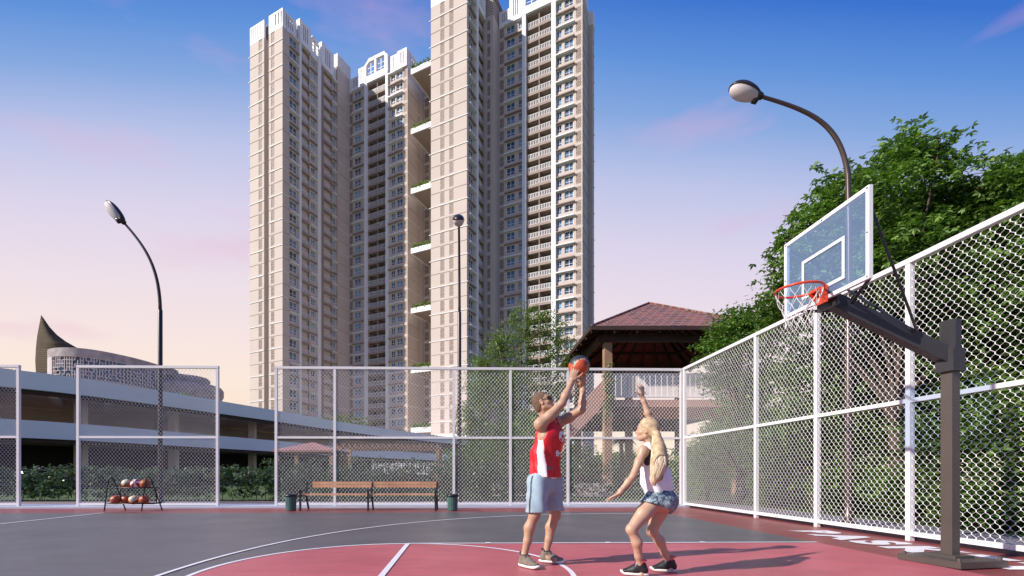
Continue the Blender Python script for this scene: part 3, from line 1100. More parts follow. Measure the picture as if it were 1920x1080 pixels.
class Tower:
    def __init__(s):
        s.wall, s.trim, s.tan, s.dark, s.crown = MB(), MB(), MB(), MB(), MB()
        s.inst = []

    def pt(s, kind, pos, sx, dep):
        return (sx, pos + dep) if kind == 'f' else (pos - dep, sx)

    def bx(s, mb, kind, pos, s0, s1, d0, d1, z0, z1, mi=0):
        a0, b0 = s.pt(kind, pos, s0, d0); a1, b1 = s.pt(kind, pos, s1, d1)
        mb.box(a0, a1, b0, b1, z0, z1, mi)

    def put(s, what, kind, pos, s0, s1, dep, z, h):
        a, b = s.pt(kind, pos, s0, dep)
        s.inst.append((what, a, b, z, s1 - s0, h, 0.0 if kind == 'f' else math.pi / 2))

    def facade(s, kind, pos, cols, T=.5, nf=NF):
        for c in cols:
            ty, s0, s1 = c[:3]
            if ty == 'plain':
                s.bx(s.wall, kind, pos, s0, s1, 0, T, 0, ZR)
            elif ty == 'tan':
                s.bx(s.tan, kind, pos, s0, s1, 0, T, 0, ZR)
            elif ty == 'pil':
                s.bx(s.trim, kind, pos, s0, s1, -.55, T, 0, ZR + 1.0)
            elif ty == 'jaali':
                s.bx(s.wall, kind, pos, s0, s1, .12, T, 0, ZR)
                m = min(.28, (s1 - s0) * .12)
                s.bx(s.wall, kind, pos, s0, s0 + m, 0, .12, 0, ZR); s.bx(s.wall, kind, pos, s1 - m, s1, 0, .12, 0, ZR)
                for f in range(nf):
                    z = Z0 + f * FH
                    s.bx(s.wall, kind, pos, s0 + m, s1 - m, .002, .12, z - .2, z + .45)
                    s.put('lattice_screen', kind, pos, s0 + m, s1 - m, .05, z + .45, 2.35)
            elif ty in ('win', 'winl'):
                wh = c[3] if len(c) > 3 else 1.7
                zs = c[4] if len(c) > 4 else .95
                fr = c[5:] or (0.0, 1.0)
                a0 = s0 + (s1 - s0) * fr[0]; a1 = s0 + (s1 - s0) * fr[1]
                if a0 > s0 + .01: s.bx(s.wall, kind, pos, s0, a0, 0, T, 0, ZR)
                if a1 < s1 - .01: s.bx(s.wall, kind, pos, a1, s1, 0, T, 0, ZR)
                for f in range(nf):
                    z = Z0 + f * FH
                    s.bx(s.wall, kind, pos, a0, a1, 0, T, z - (FH - zs - wh), z + zs)
                    s.put('window', kind, pos, a0, a1, .22, z + zs, wh)
                    if f > 1:
                        zz = z + zs + wh
                        if f % 2 == 0:
                            s.bx(s.trim, kind, pos, s0 + .02, s1 - .02, -.6, -.004, zz + .02, zz + .27)
                        else:
                            s.bx(s.tan, kind, pos, s0 + .04, s1 - .04, -.5, -.004, zz + .03, zz + .25)
                s.bx(s.wall, kind, pos, a0, a1, 0, T, Z0 + (nf - 1) * FH + zs + wh, ZR)
            elif ty == 'balc':
                nd = c[3] if len(c) > 3 else 2
                dp = 1.7
                s.bx(s.tan, kind, pos, s0, s1, dp, dp + .3, 0, ZR)
                w = (s1 - s0) / nd
                for k in range(nd + 1):
                    x = s0 + k * w
                    h = .09
                    s.bx(s.tan, kind, pos, max(s0, x - h), min(s1, x + h), 0.03, dp, 0, ZR - .01)
                for f in range(nf):
                    z = Z0 + f * FH
                    s.bx(s.tan, kind, pos, s0, s1, 0, .2, z - .5, z + .12)
                    s.bx(s.wall, kind, pos, s0, s1, .2, dp, z - .12, z)
                    for k in range(nd):
                        x0, x1 = s0 + k * w + .1, s0 + (k + 1) * w - .1
                        s.put('balcony_railing', kind, pos, x0, x1, .08, z + .12, 1.08)
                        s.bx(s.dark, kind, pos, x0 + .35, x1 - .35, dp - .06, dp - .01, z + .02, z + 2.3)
                s.bx(s.tan, kind, pos, s0, s1, 0, dp, ZR - .5, ZR - .02)

    def lines(s, kind, pos, s0, s1, ext0=0.0, ext1=0.0):
        for f in range(1, NF):
            z = Z0 + f * FH
            if f % 2 == 0:
                s.bx(s.trim, kind, pos, s0 - ext0, s1 + ext1, -.13, -.004, z - .06, z + .05)
            else:
                s.bx(s.tan, kind, pos, s0 - ext0 * .6, s1 + ext1 * .6, -.06, -.004, z - .03, z + .02)

    def slots(s, kind, pos, s0, s1, h, proud=.0, back=.5, top=.55, base=1.1, n=None, sl0=.3, sl1=.7):
        """white parapet panel with tall slots"""
        mb = s.crown
        n = n or max(2, int((s1 - s0) * (sl1 - sl0) / .8))
        a0 = s0 + (s1 - s0) * sl0; a1 = s0 + (s1 - s0) * sl1
        s.bx(mb, kind, pos, s0, s1, -proud, back, ZR, ZR + base)
        s.bx(mb, kind, pos, s0, s1, -proud, back, ZR + h - top, ZR + h)
        s.bx(mb, kind, pos, s0, a0, -proud, back, ZR + base, ZR + h - top)
        s.bx(mb, kind, pos, a1, s1, -proud, back, ZR + base, ZR + h - top)
        w = (a1 - a0) / (2 * n + 1)
        for k in range(n):
            x = a0 + w * (2 * k + 1)
            s.bx(mb, kind, pos, x, x + w, -proud, back - .02, ZR + base, ZR + h - top)
        s.bx(s.tan, kind, pos, s0, s1, back + .6, back + .8, ZR, ZR + h - .3)

    def arch(s, kind, pos, s0, s1, h, nw=2):
        """white framed arch parapet with big openings and clipped shoulders"""
        t = .5
        w = s1 - s0
        prof = [(s0, ZR), (s1, ZR), (s1, ZR + h * .78), (s1 - w * .14, ZR + h), (s0 + w * .24, ZR + h), (s0, ZR + h * .72)]
        zlo, zhi = ZR + h * .28, ZR + h * .86
        fr = w * .12
        # frame pieces
        s.bx(s.crown, kind, pos, s0, s1, -.3, t, ZR, zlo)
        s.bx(s.crown, kind, pos, s0, s0 + fr, -.3, t, zlo, ZR + h * .74)
        s.bx(s.crown, kind, pos, s1 - fr, s1, -.3, t, zlo, ZR + h * .80)
        s.bx(s.crown, kind, pos, s0 + w * .2, s1 - w * .12, -.3, t, zhi, ZR + h)
        s.bx(s.crown, kind, pos, s0 + w * .46, s0 + w * .54, -.3, t, zlo, zhi)
        for (xa, za, xb, zb) in ((s0, ZR + h * .74, s0 + w * .24, ZR + h), (s1, ZR + h * .80, s1 - w * .16, ZR + h)):
            sg = 1 if xb > xa else -1
            vs = []
            for dep in (-.3, t):
                for (x, z) in ((xa, za), (xa + sg * fr, za), (xb, zb - h * .14), (xb, zb)):
                    a, b = s.pt(kind, pos, x, dep)
                    vs.append((a, b, z))
            s.crown.add(vs, [(0, 1, 2, 3), (4, 7, 6, 5), (0, 4, 5, 1), (1, 5, 6, 2), (2, 6, 7, 3), (3, 7, 4, 0)])
        for q in (.42, .62):
            s.bx(s.crown, kind, pos, s0 + fr, s1 - fr, 0, .15, ZR + h * q, ZR + h * q + .12)
        s.bx(s.crown, kind, pos, s0 + w * .28, s0 + w * .30, 0, .15, zlo, zhi)
        s.bx(s.crown, kind, pos, s0 + w * .70, s0 + w * .72, 0, .15, zlo, zhi)

    def finish(s, name, label, a0, b0):
        base = tw(a0, b0)
        root = empty(name, base, label, 'apartment tower', 'tall beige apartment towers', rz=TROT)
        o = (a0, b0, 0)
        s.wall.build('wall', M['wall'], root, o)
        s.trim.build('white_trim', M['white'], root, o)
        s.tan.build('balcony_slabs', M['wall2'], root, o)
        s.crown.build('roof_crown', M['white'], root, o)
        s.dark.build('balcony_doors', M['dark'], root, o)['kind'] = 'stuff'
        kinds = {}
        for it in s.inst:
            kinds.setdefault(it[0], []).append(it)
        for k, lst in kinds.items():
            def dist(it):
                p = tw(it[1], it[2])
                low = 0 if it[3] > 14 else 1000
                return low + (p.x ** 2 + p.y ** 2) ** .5 - it[4] * 6
            lst.sort(key=dist)
            for it in lst[:96]:
                ob = bpy.data.objects.new(k, UMESH[k])
                COL.objects.link(ob)
                ob.parent = root
                ob.location = (it[1] - a0, it[2] - b0, it[3])
                ob.rotation_euler = (0, 0, it[6])
                ob.scale = (it[4], 1, it[5])
            rest = lst[96:]
            if rest:
                g, ms_ = UNITS[k]
                v0 = np.array(g.v); vs, fs = [], []
                mi = []
                for q, it in enumerate(rest):
                    c, sn = math.cos(it[6]), math.sin(it[6])
                    x = v0[:, 0] * it[4]; y = v0[:, 1]; z = v0[:, 2] * it[5]
                    vs.append(np.stack([c * x - sn * y + it[1] - a0, sn * x + c * y + it[2] - b0, z + it[3]], 1))
                    fs.append(np.array(g.f) + q * len(v0))
                    mi += g.m
                nm = {'window': 'windows', 'balcony_railing': 'balcony_railings', 'lattice_screen': 'lattice_screens'}[k]
                ob = mesh_np(nm, np.concatenate(vs), np.concatenate(fs), [M[x] for x in ms_], root, mi=mi)
                ob['kind'] = 'stuff'
        return root


# ---- left tower
T = Tower()
bL, aS, bF = 76.7, -88.6, 98.6
T.facade('f', bL, [('plain', -99.8, -96.9), ('jaali', -96.9, -95.3), ('plain', -95.3, -94.8)])
T.wall.box(-99.8, -94.8, bL + .5, 100, 0, ZR)
T.facade('f', bL + 2.2, [('jaali', -94.8, -93.2)])
T.wall.box(-94.8, -93.2, bL + 2.7, 100, 0, ZR)
T.facade('f', bL, [('plain', -93.2, -92.6), ('jaali', -92.6, -91.1), ('plain', -91.1, aS)])
T.wall.box(-93.2, aS - .5, bL + .5, 100, 0, ZR)
T.lines('f', bL, -99.8, -94.8, .5, 0); T.lines('f', bL, -93.2, aS, 0, 0.2)
T.wall.box(-93.2, aS - 2.2, bL + .6, 94, 0, ZR)
T.facade('s', aS, [('plain', 77.2, 78.6), ('win', 78.6, 81.3, 1.9, .8, .05, .9), ('pil', 81.3, 81.9), ('balc', 81.9, 84.9, 1), ('win', 84.9, 87.2, 1.5, 1.0, .25, .8),
                   ('pil', 87.2, 88.3), ('tan', 88.3, 89.7), ('balc', 89.7, 92.7, 1), ('win', 92.7, 94.2, 1.7, .9, .1, .9)])
T.lines('s', aS, 77.0, 78.6)
T.wall.box(aS - 4, aS + .5, 94.2, 99.2, 0, ZR + 4.2)
T.lines('s', aS + .5, 94.2, bF)
for f in range(8):
    T.crown.box(aS - 4.05, aS + .55, 94.15, 99.25, ZR + 4.2 + f * .45, ZR + 4.2 + f * .45 + .28)
T.wall.box(aS - 3.8, aS + .3, 94.4, 99, ZR + 4.2, ZR + 7.7)
T.facade('f', bF, [('jaali', aS + .5, -86.6), ('win', -86.6, -82.4, 1.8, .9, .08, .62), ('pil', -82.4, -81.5), ('balc', -81.5, -75.3, 2), ('pil', -75.3, -74.6),
                   ('win', -74.6, -72.4, 1.7, .9, .3, .9), ('win', -72.4, -70.1, 1.8, .9, .1, .95), ('jaali', -70.1, -68.7)])
T.wall.box(aS, -81.5, bF + .5, 112, 0, ZR); T.wall.box(-81.5, -75.3, bF + 2, 112, 0, ZR); T.wall.box(-75.3, -68.75, bF + .5, 112, 0, ZR)
T.facade('s', -68.7, [('plain', bF + .5, 103.2), ('jaali', 103.2, 104.3), ('plain', 104.3, 112)])
T.lines('s', -68.7, bF, 104.3)
T.slots('f', bL, -99.8, -94.8, 4.2, sl0=.1, sl1=.75)
T.slots('f', bL, -93.2, aS, 4.3, sl0=.45, sl1=.95)
T.slots('s', aS, 77.2, 80.9, 4.3)
T.slots('s', aS, 81.2, 84.8, 5.5, proud=.7)
T.arch('s', aS, 85.0, 87.9, 5.2)
T.slots('s', aS, 88.3, 92.6, 5.8, proud=.7)
T.slots('s', aS, 92.7, 94.1, 3.6)
T.slots('f', bF, aS + .6, -84.6, 3.8, sl0=.4, sl1=.8)
T.slots('f', bF, -84.6, -82.6, 5.2, proud=.3)
T.arch('f', bF - .3, -82.6, -74.6, 6.3)
T.slots('f', bF, -74.6, -71.6, 4.6, proud=.0)
T.slots('f', bF, -71.6, -68.7, 4.6, proud=.4)
T.slots('s', -68.7, bF + .5, 104, 4.6)
T.finish('apartment_tower', 'beige apartment tower at left with white slotted roof parapets and deep shaded courtyard', -88.6, 90)

# ---- right tower
T = Tower()
bL, aS, bF = 88.6, -46.3, 100.0
aW = -55.4
T.facade('f', bL, [('plain', aW, -53.1), ('jaali', -53.1, -51.7), ('plain', -51.7, -50.8), ('jaali', -50.8, -49.4), ('plain', -49.4, aS)])
T.lines('f', bL, aW, aS, .45, .3)
T.wall.box(aW, aS - .5, bL + .5, 112, 0, ZR)
T.trim.box(aW - .2, aS + .2, bL - .5, bL + .3, 8.6, 9.6)
T.facade('s', aS, [('plain', bL + .5, 89.2), ('win', 89.2, 92.3, 1.9, .8, .1, .85), ('pil', 92.3, 93.2), ('balc', 93.2, 97.0, 1)])
T.wall.box(aS - .6, -43.8, 97.0, 112, 0, ZR)
T.facade('f', 96.85, [('plain', -46.28, -45.5), ('jaali', -45.5, -44.4), ('plain', -44.4, -43.8)], T=.15)
T.facade('f', bF, [('jaali', -43.8, -42.3), ('win', -42.3, -38.9, 1.8, .9, .1, .75), ('win', -38.9, -37.8, 1.8, .9, .05, .95), ('pil', -37.8, -36.9), ('balc', -36.9, -30.9, 2), ('pil', -30.9, -29.9),
                   ('win', -29.9, -28.3, 1.8, .9, .05, .75), ('win', -28.3, -25.7, 1.8, .9, .1, .85), ('jaali', -25.7, -24.1)])
T.wall.box(-43.8, -36.9, bF + .5, 110, 0, ZR); T.wall.box(-36.9, -30.9, bF + 2, 108, 0, ZR); T.wall.box(-30.9, -24.6, bF + .5, 105.5, 0, ZR)
T.facade('s', -24.1, [('plain', bF + .5, 105.5)])
T.lines('s', -24.1, bF, 105.5, .2)
T.wall.box(-28, -23.2, 105.6, 107.3, 0, ZR - 3)
T.lines('s', -23.2, 106.4, 107.3, .0)
T.slots('f', bL, aW, aS, 4.3, sl0=.1, sl1=.8)
T.slots('s', aS, bL + .6, 92.2, 4.3)
T.slots('s', aS, 92.3, 96.9, 5.6, proud=.6)
T.wall.box(-50.5, -44.0, 97.2, 104, ZR, ZR + 5)
for f in range(10):
    T.tan.box(-50.5 - .05, -43.95, 97.15, 104, ZR + 1.2 + f * .6, ZR + 1.2 + f * .6 + .3)
T.slots('f', bF, -43.8, -41.0, 3.8)
T.slots('f', bF, -41.0, -37.9, 5.4, proud=.3)
T.arch('f', bF - .3, -37.9, -29.9, 6.3)
T.slots('f', bF, -29.9, -27.0, 4.6)
T.slots('f', bF, -27.0, -24.1, 4.6, proud=.4)
T.slots('s', -24.1, bF + .5, 105.4, 4.0)
T.crown.box(-28, -23.1, 105.5, 107.4, ZR - 3, ZR + .2)
rt = T.finish('apartment_tower', 'tallest looking beige apartment tower at right with sunlit balconies between two white piers', -40, 100)

# ---- recessed link block with planted sky terraces
T = Tower()
T.facade('f', 106.0, [('jaali', -68.6, -66.6), ('jaali', -66.6, -64.6), ('plain', -64.6, -63.6), ('jaali', -63.6, -61.6), ('plain', -61.6, -55.5)])
T.wall.box(-68.6, -55.5, 106.5, 116, 0, ZR - 4)
T.lines('f', 106, -68.6, -55.6)
base = tw(-62, 106)
root = empty('apartment_block', base, 'narrow recessed block between the two towers with planted terraces bridging the gap', 'apartment block', rz=TROT)
o = (-62, 106, 0)
T.wall.build('wall', M['wall'], root, o); T.trim.build('white_trim', M['white'], root, o); T.tan.build('floor_lines', M['wall2'], root, o)
for it in T.inst:
    if it[0] == 'lattice_screen' and it[1] < -62.5:
        if it[1] < -64 and (int((it[3] - Z0) / FH) % 1 == 0):
            ob = bpy.data.objects.new('lattice_screen', UMESH['lattice_screen'])
            COL.objects.link(ob); ob.parent = root
            ob.location = (it[1] + 62, it[2] - 106, it[3]); ob.scale = (it[4], 1, it[5])
for k in range(7):
    z = 101.8 - 15 * k
    if z < 5:
        break
    g = MB()
    g.box(-66.5, -55.6, 97.0, 105.9, z - .45, z, 1)
    g.box(-66.55, -55.6, 96.95, 97.25, z - .5, z + .8)
    g.box(-66.55, -66.25, 97.25, 105.9, z - .5, z + .8)
    t = g.build('terrace_planter', [M['white'], M['wall2']], root, o)
    c = RNG.uniform([-66.4, 97.0, z + .75], [-55.7, 98.6, z + 1.6], (260, 3)) - np.array(o)
    n = 260 * 7
    cen = np.repeat(c, 7, 0) + RNG.normal(0, .16, (n, 3)); cen[:, 2] -= RNG.uniform(0, .5, n) * (RNG.random(n) < .3)
    dr = RNG.normal(0, 1, (n, 3)); dr[:, 2] += .2; dr /= np.linalg.norm(dr, axis=1)[:, None]
    sd_ = np.cross(dr, RNG.normal(0, 1, (n, 3))); sd_ /= np.linalg.norm(sd_, axis=1)[:, None]
    V = np.stack([cen, cen + dr * .22 + sd_ * .1, cen + dr * .5, cen + dr * .22 - sd_ * .1], 1).reshape(-1, 3)
    mesh_np('planting', V, np.arange(4 * n).reshape(-1, 4), M['leafB'], t)


# ================================================================ CAR PARK PODIUM
def ribbon(mb, pts, z0, z1, thick, mi=0):
    """vertical wall following pts (world xy), thickness away from camera"""
    n = len(pts)
    off = []
    for i, p in enumerate(pts):
        t = (pts[min(i + 1, n - 1)] - pts[max(i - 1, 0)]); t.z = 0; t.normalize()
        nn = Vector((-t.y, t.x, 0))
        if nn.y < 0: nn = -nn
        off.append(p + nn * thick)
    vs = []
    for p, q in zip(pts, off):
        vs += [(p.x, p.y, z0), (p.x, p.y, z1), (q.x, q.y, z1), (q.x, q.y, z0)]
    fs = []
    for i in range(n - 1):
        a, b = 4 * i, 4 * (i + 1)
        fs += [(a, b, b + 1, a + 1), (a + 1, b + 1, b + 2, a + 2), (a + 2, b + 2, b + 3, a + 3), (a + 3, b + 3, b, a)]
    fs += [(0, 1, 2, 3), (4 * n - 1, 4 * n - 2, 4 * n - 3, 4 * n - 4)]
    mb.add(vs, fs, mi)


def spline(pts, k=8):
    out = []
    for i in range(len(pts) - 1):
        p0 = pts[max(i - 1, 0)]; p1 = pts[i]; p2 = pts[i + 1]; p3 = pts[min(i + 2, len(pts) - 1)]
        for j in range(k):
            t = j / k
            out.append(.5 * ((2 * p1) + (p2 - p0) * t + (2 * p0 - 5 * p1 + 4 * p2 - p3) * t * t + (3 * p1 - p0 - 3 * p2 + p3) * t ** 3))
    out.append(pts[-1])
    return out


key = [W(-46, 22), W(-37, 27), W(-31.9, 32.3), W(-29.9, 35.0), W(-27.6, 40), W(-25.4, 45.7), W(-22.6, 53), W(-18.9, 63.5), W(-14.1, 74.6), W(-8.3, 85), W(-4.0, 92.0), W(4, 101), W(20, 112)]
line = spline(key)
root = empty('parking_podium', W(-25, 46), 'pale two level car park building with curved parapets left of the towers', 'car park')
o = root.location.copy()
for zt, nm in ((8.2, 'upper_parapet'), (4.75, 'lower_parapet')):
    g = MB(); ribbon(g, line, zt - 1.25, zt, .35)
    g.build(nm, M['podium'], root, o)
    inner = [p + Vector((.6, 1.2, 0)).normalized() * .45 for p in line]
    g = MB()
    n = len(line)
    vs = []
    for p in line:
        q = p + Vector((-16, 20, 0))
        vs += [(p.x - .05, p.y + .38, zt - 1.1), (q.x, q.y, zt - 1.1), (p.x - .05, p.y + .38, zt - .8), (q.x, q.y, zt - .8)]
    fs = []
    for i in range(n - 1):
        a, b = 4 * i, 4 * i + 4
        fs += [(a, a + 1, b + 1, b), (a + 2, b + 2, b + 3, a + 3)]
    g.add(vs, fs)
    g.build('floor_slab', M['soffit'], root, o)
    g = MB(); ribbon(g, [p + Vector((-.05, .42, 0)) for p in line], zt - 1.55, zt - 1.252, .3)
    g.build('edge_beam', M['timberdark'], root, o)
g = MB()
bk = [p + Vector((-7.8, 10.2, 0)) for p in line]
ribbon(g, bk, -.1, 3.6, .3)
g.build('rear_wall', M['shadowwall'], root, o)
g = MB(); ribbon(g, [p + Vector((-8.2, 11.2, 0)) for p in line], 3.9, 7.0, .3)
g.build('upper_rear_wall', M['soffit'], root, o)
for i in range(13, len(line) - 6, 11):
    p = line[i] + Vector((-2.6, 3.4, 0))
    g = MB(); g.box(p.x - .35, p.x + .35, p.y - .3, p.y + .3, 0, 3.65); g.box(p.x - .35, p.x + .35, p.y - .3, p.y + .3, 3.96, 7.1)
    g.build('column', M['soffit'], root, o)
for i in range(6, len(line) - 10, 7):
    p = line[i]; q = p + Vector((-5, 6.6, 0))
    g = MB(); g.beam((p.x - .4, p.y + .6, 6.82), (q.x, q.y, 6.82), .5, .5)
    g.build('roof_beam', M['soffit'], root, o)
# blue glass balustrade on the podium deck
g = MB()
pl = [P(272, 700, 50), P(300, 700, 50.5), P(334, 700, 51.2), P(352, 700, 51.8)]
for p in pl: p.z = 0
ribbon(g, pl, 8.2, 9.9, .08)
bg_ = g.build('glass_balustrade', mat('pool_glass', (0.12, 0.38, 0.62), .1, .1), None, pl[0])
tag(bg_, 'blue glass balustrade on the car park deck seen through the second fence panel', 'balustrade')


# ================================================================ OVAL STONE BUILDING + BRONZE SAIL
root = empty('clubhouse', W(-44, 56), 'rounded grey stone building with patterned window band above the car park at left', 'building')
o = root.location.copy()
cl = [W(-44.5, 62), W(-49.6, 57), W(-49.4, 54), W(-48.2, 52.4), W(-46.0, 51.6), W(-44, 52.0), W(-42.6, 53.4), W(-41.4, 56.2), W(-40.9, 59.2), W(-41.0, 63), W(-43, 66)]
cl = spline(cl, 8)
nst = 8 * 3 + 2


def zone(i0, i1, z0, z1, nm, m, th=.5, push=0.0, parent=None):
    g = MB(); ribbon(g, [p + Vector((0, push, 0)) for p in cl[i0:i1 + 1]], z0, z1, th)
    ob = g.build(nm, m, parent or root, o)
    return ob


NN = len(cl) - 1
zone(0, NN, 0, 9.6, 'lower_wall', M['stone'])
zone(0, NN, 11.0, 11.7, 'floor_band', M['stone'])
zone(0, NN, 14.1, 15.05, 'top_band', M['stone'])
zone(0, 14, 9.6, 14.1, 'end_wall', M['stonelight']); zone(20, 27, 9.6, 14.1, 'pale_wall', M['stonelight'])
zone(0, NN, 8, 14.5, 'window_glass', M['glass'], .2, .45)
# patterned screens: random little bars in front of the glass
for (ia, ib) in ((14, 20), (27, NN - 8)):
    for (z0, z1) in ((9.6, 11.0), (11.7, 14.1)):
        g = MB()
        g.beam((cl[ia].x, cl[ia].y + .1, z1 - .04), (cl[ia + 1].x, cl[ia + 1].y + .1, z1 - .04), .08, .08)
        for i in range(ia, ib):
            p, q = cl[i], cl[i + 1]
            nrow = int((z1 - z0) / .4)
            seg = max(1, int((q - p).length / .4))
            for a in range(seg):
                for r_ in range(nrow + 1):
                    c0 = p.lerp(q, a / seg); c1 = p.lerp(q, (a + 1) / seg)
                    z = z0 + (z1 - z0) * r_ / nrow
                    if random.random() < .72 or r_ in (0, nrow):
                        g.beam((c0.x, c0.y + .1, z), (c1.x, c1.y + .1, z), .08, .07)
                    if random.random() < .7 and r_ < nrow:
                        g.beam((c0.x, c0.y + .1, z), (c0.x, c0.y + .1, z + (z1 - z0) / nrow), .08, .07)
        g.build('patterned_screen', M['stonelight'], root, o)
# roof
g = MB()
cen = W(-45.5, 58)
vs = [(p.x, p.y, 15.0) for p in cl] + [(cen.x, cen.y, 15.1)]
g.add(vs, [(i, i + 1, len(cl)) for i in range(len(cl) - 1)] + [(len(cl) - 1, 0, len(cl))])
g.build('roof', M['stone'], root, o)
# lower lens shaped wing
root2 = empty('clubhouse_wing', W(-38.3, 64), 'low dark stone drum with rounded end right of the patterned building', 'building')
o2 = root2.location.copy()
g = MB()
prof = [(4.3, 8), (4.5, 11.0), (5.1, 12.1), (5.1, 12.9), (4.8, 13.3), (0.1, 13.6)]
g.lathe((o2.x - 2.9, o2.y + 1.5, 0), prof, 56)
g.build('drum', M['stone'], root2, o2)
g = MB(); g.lathe((o2.x - 2.9, o2.y + 1.5, 0), [(3.3, 13.5), (3.4, 14.3), (3.2, 14.5), (.1, 14.6)], 48)
g.build('upper_drum', M['stone'], root2, o2)

# sail
sl_ = empty('roof_sail', W(-53, 60), 'tall dark bronze horn shaped sail rising left of the rounded building', 'sculpture')
o3 = sl_.location.copy()
rows = [(591, 76.8, 77.6), (600, 75.5, 84), (613, 72.8, 93), (628, 70, 107), (640, 68.5, 123), (653, 67.3, 146), (675, 66, 160), (696, 67, 168), (712, 69, 174)]
pr = []
for k in range(len(rows) - 1):
    for j in range(6):
        t = j / 6
        pr.append(tuple(rows[k][i] * (1 - t) + rows[k + 1][i] * t for i in range(3)))
pr.append(rows[-1])
D = 57.5
vs, fs = [], []
nc = 12
for side in (0, 1):
    for (v, ul, ur) in pr:
        for c in range(nc + 1):
            t = c / nc
            u = ul + (ur - ul) * t
            dd = D - 1.8 * math.sin(math.pi * t) * min(1, (ur - ul) / 60) + side * .8
            q = P(u, v, dd)
            vs.append(q)
    
nr = len(pr)
tot = nr * (nc + 1)
for side in (0, 1):
    for i in range(nr - 1):
        for c in range(nc):
            a = side * tot + i * (nc + 1) + c
            f = (a, a + nc + 1, a + nc + 2, a + 1)
            fs.append(f if side == 0 else tuple(reversed(f)))
for i in range(nr - 1):
    for c in (0, nc):
        a = i * (nc + 1) + c
        fs.append((a, a + tot, a + tot + nc + 1, a + nc + 1) if c else (a, a + nc + 1, a + tot + nc + 1, a + tot))
g = MB(); g.add(vs, fs); g.build('sail_skin', M['bronze'], sl_, o3, False)
g = MB()
for k in range(3, nr, 1):
    v, ul, ur = pr[k]
    pts = []
    for c in range(nc + 1):
        t = c / nc
        q = P(ul + (ur - ul) * t, v, D - 1.8 * math.sin(math.pi * t) * min(1, (ur - ul) / 60) - .02)
        pts.append(q)
    g.tube(pts, .025, 4)
g.build('sail_ribs', M['bronze'], sl_, o3)

# ================================================================ VEGETATION
def leaves(name, cen, per, spread, size, m, parent=None, org=(0, 0, 0), droop=.25, flat=.35, wide=.55, lobes=1, tag_=None):
    """cen (n,3) twig centres; per leaves each"""
    n = len(cen)
    tw_dir = RNG.normal(0, 1, (n, 3)); tw_dir[:, 2] *= .35
    tw_dir /= np.linalg.norm(tw_dir, axis=1)[:, None]
    t = RNG.uniform(-1, 1, (n, per))
    pos = cen[:, None, :] + tw_dir[:, None, :] * (t[..., None] * spread) + RNG.normal(0, spread * .28, (n, per, 3)) * np.array([1, 1, .55])
    pos = pos.reshape(-1, 3)
    k = len(pos)
    dr = np.repeat(tw_dir, per, 0) * .5 + RNG.normal(0, .8, (k, 3))
    dr[:, 2] = dr[:, 2] * flat - droop
    dr /= np.linalg.norm(dr, axis=1)[:, None]
    nr = RNG.normal(0, .45, (k, 3)); nr[:, 2] += 1
    sd_ = np.cross(dr, nr); sd_ /= np.linalg.norm(sd_, axis=1)[:, None]
    s = (size * RNG.uniform(.65, 1.25, k))[:, None]
    up = np.cross(sd_, dr)
    if lobes == 1:
        V = np.stack([pos, pos + dr * s * .45 + sd_ * s * wide * .5 + up * s * .10, pos + dr * s, pos + dr * s * .45 - sd_ * s * wide * .5 + up * s * .10], 1)
        V = V.reshape(-1, 3)
        Fq = np.arange(4 * k).reshape(-1, 4)
    else:
        quads = []
        for a, l in ((0, 1.0), (.95, .78), (-.95, .78)):
            d2 = dr * math.cos(a) + sd_ * math.sin(a)
            s2 = -dr * math.sin(a) + sd_ * math.cos(a)
            quads.append(np.stack([pos, pos + d2 * s * l * .5 + s2 * s * .2 + up * s * .05, pos + d2 * s * l - up * s * .08, pos + d2 * s * l * .5 - s2 * s * .2 + up * s * .05], 1))
        V = np.concatenate(quads, 1).reshape(-1, 3)
        Fq = np.arange(12 * k).reshape(-1, 4)
    V = V - np.array(org)
    return mesh_np(name, V, Fq, m, parent)


def crown_points(blobs, n, shell=.55):
    """blobs: (cx,cy,cz,rx,ry,rz); points biased to the outside with lumpy surface"""
    out = []
    vol = np.array([b[3] * b[4] * b[5] for b in blobs]) ** .75
    cnt = np.maximum(1, (vol / vol.sum() * n).astype(int))
    for b, c in zip(blobs, cnt):
        d = RNG.normal(0, 1, (c, 3)); d /= np.linalg.norm(d, axis=1)[:, None]
        rad = RNG.uniform(0, 1, c) ** shell
        lump = 1 + .16 * np.sin(d[:, 0] * 7 + b[0]) * np.sin(d[:, 1] * 6 + b[1]) + .12 * np.sin(d[:, 2] * 9 + d[:, 0] * 5)
        out.append(np.array(b[:3]) + d * (rad * lump)[:, None] * np.array(b[3:]))
    return np.concatenate(out)


def limbs(g, base, tips, r0, lean=.5, n=6):
    for tp in tips:
        tp = Vector(tp)
        mid = base.lerp(tp, .45) + Vector((random.uniform(-.3, .3), random.uniform(-.3, .3), random.uniform(0, .5)))
        pts = bez(base, base + Vector((0, 0, (tp.z - base.z) * .3)), mid, tp, 8)
        g.tube(pts, [r0 * (1 - .82 * i / 8) for i in range(9)], n)


